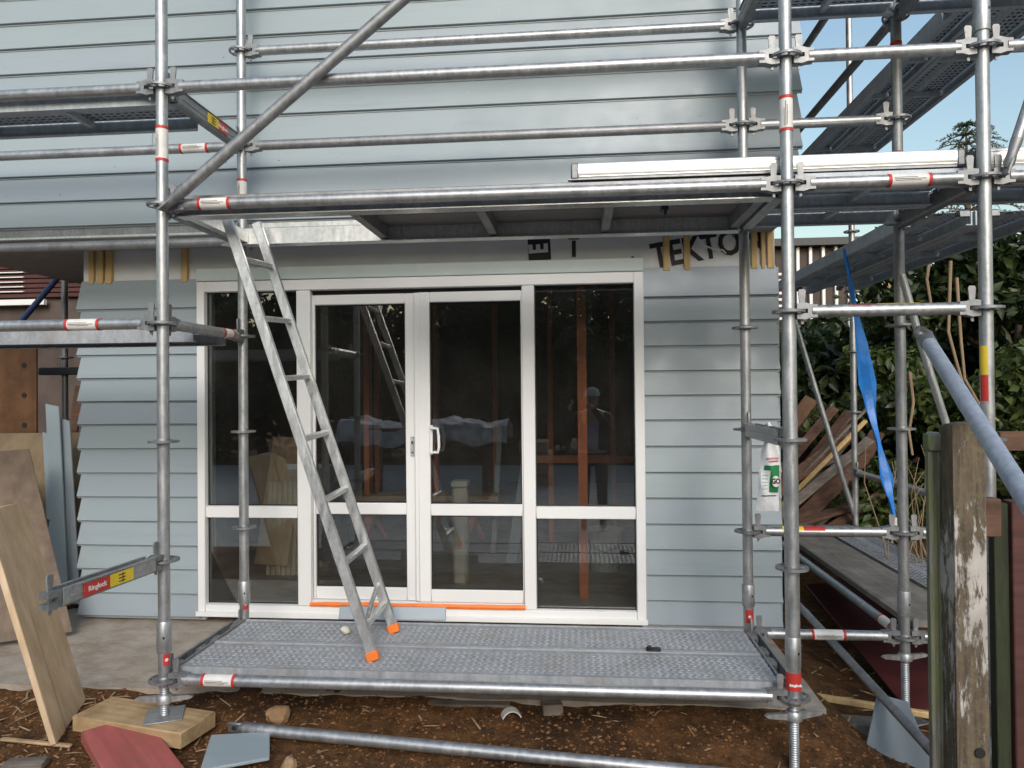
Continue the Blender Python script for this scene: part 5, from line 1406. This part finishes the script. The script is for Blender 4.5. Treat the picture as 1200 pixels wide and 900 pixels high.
# ------------------------------------------------------------------ what the glass mirrors: the far side of the site (its end trees only hold back light)
belt = []
for i, (x, y, cz, rx, rz, lb) in enumerate(((-9, -12.2, 1.5, 2.7, 2.7, "leafy tree across the site, at the left of the front row"), (-4.4, -13.0, 1.4, 2.7, 2.6, "leafy tree across the site, second in the front row"), (0.1, -12.4, 1.5, 2.7, 2.6, "leafy tree across the site facing the door"),
        (4.4, -13.0, 1.4, 2.7, 2.7, "leafy tree across the site, fourth in the front row"))):
    belt.append(tree("garden_tree", lb, "tree", (x, y, -1.2), (x, y, cz), (rx, 1.3, rz), 34, .6, 1.2, 15000, .12, LEAF_DK, "trees across the site", 8, .16))
def copy_tree(src, loc, rz_, lb):
    c = src.copy(); COL.objects.link(c); c.location = loc; c.rotation_euler = (0, 0, rz_); c["label"] = lb
    for ch in list(src.children):
        k = ch.copy(); COL.objects.link(k); k.parent = c
    return c
for i, (x, y, a, lb) in enumerate(((8.9, -12.3, 2.0, "leafy tree across the site, at the right of the front row"), (-6.8, -16.2, 1.0, "back row tree across the site behind the first gap"), (-2.2, -16.6, 2.6, "back row tree across the site behind the second gap"), (2.3, -16.2, .6, "back row tree across the site behind the third gap"),
        (6.8, -16.5, 3.6, "back row tree across the site behind the fourth gap"), (-12.6, -8.2, 1.5, "unseen tree added at the left end against low light, level with the yard"), (-13.2, -3.2, .4, "unseen tree added at the left end against low light, opposite the overhang"), (13.0, -9.0, 1.2, "unseen tree added at the right end against low light, beyond the fence"), (-7.0, -13.8, 2.9, "tree across the site squeezed between the first two of the front row"), (-10.5, -15.0, .2, "tree across the site behind the leftmost of the front row"))):
    copy_tree(belt[i % 4], (x, y, -1.2 + (1.1 if y < -16 else .9 if y < -13.5 else 0)), a, lb)  # the left and right end trees are added to block low-angle light
stk = thing("timber_stack", "stack of boards under a grey tarp across the site", "timber stack", (-.6, -6.2, -.7))
for j in range(4):
    for i in range(5):
        mb = MB(); L0 = random.uniform(-.15, .15); mb.box(-2.0 + L0, .45 + L0, -6.6 + i * .19, -6.6 + i * .19 + .17, .33 + j * .075, .33 + j * .075 + .06, ch=.004)
        mb.build("board", (GREYW, BROWNW, BLOCKW)[(i + j) % 3], stk)
for x in (-1.7, -.7, .25):
    mb = MB(); mb.box(x, x + .09, -6.6, -5.65, -.75, .325, ch=.004); mb.build("trestle", BROWNW, stk)
mb = MB(); nu, nv = 40, 12; vs = []
for j in range(nv + 1):
    for i in range(nu + 1):
        x = -2.1 + 2.75 * i / nu; y = -6.75 + 1.2 * j / nv; ed = min(j, nv - j) / nv
        vs.append((x, y, .70 + .10 * noise.fractal(Vector((x * 2.2, y * 2.2, 2)), 1, 2, 5) + .12 * noise.noise(Vector((x * 1.3, 0, 8))) - (.30 + .08 * noise.noise(Vector((x * 2.5, 5, 0))) if ed < .05 else .06 if ed < .12 else 0)))
mb.add(vs, [(j * (nu + 1) + i, j * (nu + 1) + i + 1, (j + 1) * (nu + 1) + i + 1, (j + 1) * (nu + 1) + i) for j in range(nv) for i in range(nu)])
mb.build("tarp", m_plain("grey_tarp", (.40, .375, .37), .4, 0, .5, 7), stk)

for i, (x, y, h, sx, mt, lb) in enumerate(((-2.6, -5.4, .55, .9, "pale_plasterboard", "pale sheet stack across the site, left of the timber stack"), (1.0, -7.6, .8, .5, "tan_carton", "tan carton on the yard behind the person"), (3.6, -6.8, .7, 1.1, "pale_plasterboard", "pale sheet stack across the site, right of the person"))):
    m_ = bpy.data.materials.get(mt) or m_plain(mt, (.62, .60, .56) if "pale" in mt else (.46, .31, .18), .7)
    t = thing("sheet_stack" if "sheet" in lb else "carton", lb, "stack" if "sheet" in lb else "carton", (x, y, -.5))
    for k in range(4):
        mb = MB(); o_ = random.uniform(-.05, .05); mb.box(x - sx / 2 + o_, x + sx / 2 + o_, y - .4, y + .4, -.5 + k * h / 4, -.5 + (k + .93) * h / 4, ch=.006); mb.build("sheet" if "sheet" in lb else "carton_layer", m_, t)
# the photographer, whose reflection shows in the right fixed pane
def skin_body(name, verts, edges, radii, mat, parent, root=0, sub=2):
    me = bpy.data.meshes.new(name); o0 = off(parent)
    me.from_pydata([tuple(Vector(v) - o0) for v in verts], edges, [])
    o = bpy.data.objects.new(name, me); _link(o, parent)
    m = o.modifiers.new("skin", 'SKIN'); m.use_smooth_shade = True
    for i, v in enumerate(me.skin_vertices[0].data):
        r = radii[i]; v.radius = r if hasattr(r, '__len__') else (r, r); v.use_root = (i == root)
    s = o.modifiers.new("sub", 'SUBSURF'); s.levels = sub; s.render_levels = sub
    me.materials.append(mat)
    return o
pz = -.500
px_, py_ = 1.93, -3.30
per = thing("person", "person in a dark jacket and lavender shirt holding up a phone, mirrored in the glass", "person", (px_, py_, pz))
SKIN = m_plain("skin", (.48, .29, .21), .5, 0, .06); JACK = m_plain("dark_jacket", (.03, .032, .035), .7); SHIRT = m_plain("lavender_shirt", (.42, .40, .55), .8); TROU = m_plain("black_trousers", (.02, .02, .022), .8)
def W(x, y, z): return (px_ + x, py_ + y, pz + z)
body = [W(0, 0, .92), W(0, 0, 1.10), W(0, .01, 1.27), W(0, 0, 1.40), W(0, .02, 1.47), W(0, .03, 1.53), W(0, .035, 1.60), W(0, .02, 1.66),
        W(.10, 0, .86), W(.11, .02, .48), W(.115, -.01, .08), W(.12, .13, .035), W(-.10, 0, .86), W(-.11, .02, .48), W(-.115, -.01, .08), W(-.12, .13, .035),
        W(.185, 0, 1.38), W(.21, .14, 1.22), W(-.04, .33, 1.53), W(-.185, 0, 1.38), W(-.26, .14, 1.24), W(-.27, .33, 1.52)]
bed = [(0, 1), (1, 2), (2, 3), (3, 4), (4, 5), (5, 6), (6, 7), (0, 8), (8, 9), (9, 10), (10, 11), (0, 12), (12, 13), (13, 14), (14, 15), (3, 16), (16, 17), (17, 18), (3, 19), (19, 20), (20, 21)]
brd = [(.15, .10), (.14, .09), (.16, .10), (.12, .08), .052, (.07, .085), (.078, .095), (.06, .075), .085, .058, .042, .045, .085, .058, .042, .045, .06, .042, .026, .06, .042, .026]
skin_body("body", body, bed, brd, SKIN, per)
k = [0, 1, 2, 3]
skin_body("shirt", [body[0], body[1], body[2], body[3]], [(0, 1), (1, 2), (2, 3)], [(.165, .115), (.155, .105), (.172, .112), (.13, .09)], SHIRT, per)
jv = [W(.09, -.02, .90), W(.09, -.02, 1.1), W(.09, -.02, 1.27), W(.08, -.02, 1.40), W(.19, 0, 1.39), W(.215, .14, 1.22), W(-.02, .31, 1.51)]
skin_body("jacket", jv, [(0, 1), (1, 2), (2, 3), (3, 4), (4, 5), (5, 6)], [(.10, .13), (.095, .125), (.10, .13), (.075, .10), .072, .053, .036], JACK, per)
jv = [W(-.09, -.02, .90), W(-.09, -.02, 1.1), W(-.09, -.02, 1.27), W(-.08, -.02, 1.40), W(-.19, 0, 1.39), W(-.265, .14, 1.23), W(-.27, .31, 1.50)]
skin_body("jacket", jv, [(0, 1), (1, 2), (2, 3), (3, 4), (4, 5), (5, 6)], [(.10, .13), (.095, .125), (.10, .13), (.075, .10), .072, .053, .036], JACK, per)
skin_body("trousers", [W(0, 0, .93), W(.10, 0, .86), W(.11, .02, .48), W(.115, -.01, .09), W(-.10, 0, .86), W(-.11, .02, .48), W(-.115, -.01, .09)], [(0, 1), (1, 2), (2, 3), (0, 4), (4, 5), (5, 6)], [(.16, .11), .098, .072, .058, .098, .072, .058], TROU, per)
for hx, sgn in ((-.04, 1), (-.27, -1)):
    for f in range(4):
        b0 = W(hx - sgn * .01, .345, 1.525 + f * .018); skin_body("finger", [b0, (b0[0] - sgn * .01, b0[1] + .03, b0[2] + .008), (b0[0] - sgn * .035, b0[1] + .028, b0[2] + .012 - .002 * f)], [(0, 1), (1, 2)], [.009, .008, .007], SKIN, per, 0, 1)
    b0 = W(hx, .33, 1.52); skin_body("thumb", [b0, (b0[0] - sgn * .02, b0[1] + .0, b0[2] + .03), (b0[0] - sgn * .045, b0[1] + .012, b0[2] + .04)], [(0, 1), (1, 2)], [.011, .010, .008], SKIN, per, 0, 1)
mb = MB(); cz = pz + 1.665
mb.lathe([(.105, -.03), (.104, .0), (.092, .04), (.06, .07), (.01, .082)], 18, Matrix.Translation(W(0, .03, 1.655)) @ Matrix.Diagonal((.9, 1.05, 1, 1)))
mb.prism([(-.07, .09), (.07, .09), (.05, .19), (-.05, .19)], -.02, -.014, 'xy', Matrix.Translation(W(0, .03, 1.65))); mb.build("cap", m_plain("pale_cap", (.55, .53, .48), .8), per)
mb = MB()
for s_ in (-1, 1): mb.lathe([(.008, -.004), (.010, 0), (.004, .006)], 10, Matrix.Translation(W(s_ * .03, .128, 1.585)) @ Matrix.Rotation(R(-90), 4, 'X'))
mb.build("eyes", INK, per)
mb = MB(); mb.sweep([W(0, .125, 1.60), W(0, .145, 1.555), W(0, .125, 1.545)], [.008, .014, .010], 8); mb.build("nose", SKIN, per)
mb = MB(); mb.sweep([W(-.025, .118, 1.515), W(0, .126, 1.513), W(.025, .118, 1.515)], [.004, .007, .004], 8); mb.build("mouth", m_plain("lips", (.40, .18, .15), .5), per)
# the phone is held just behind the lens
mb = MB(); mb.box(1.66, 1.83, -2.925, -2.915, 1.163, 1.241, ch=.004)
ph = solid("phone", "black phone held up by the person mirrored in the glass", "phone", mb, RUBBER)
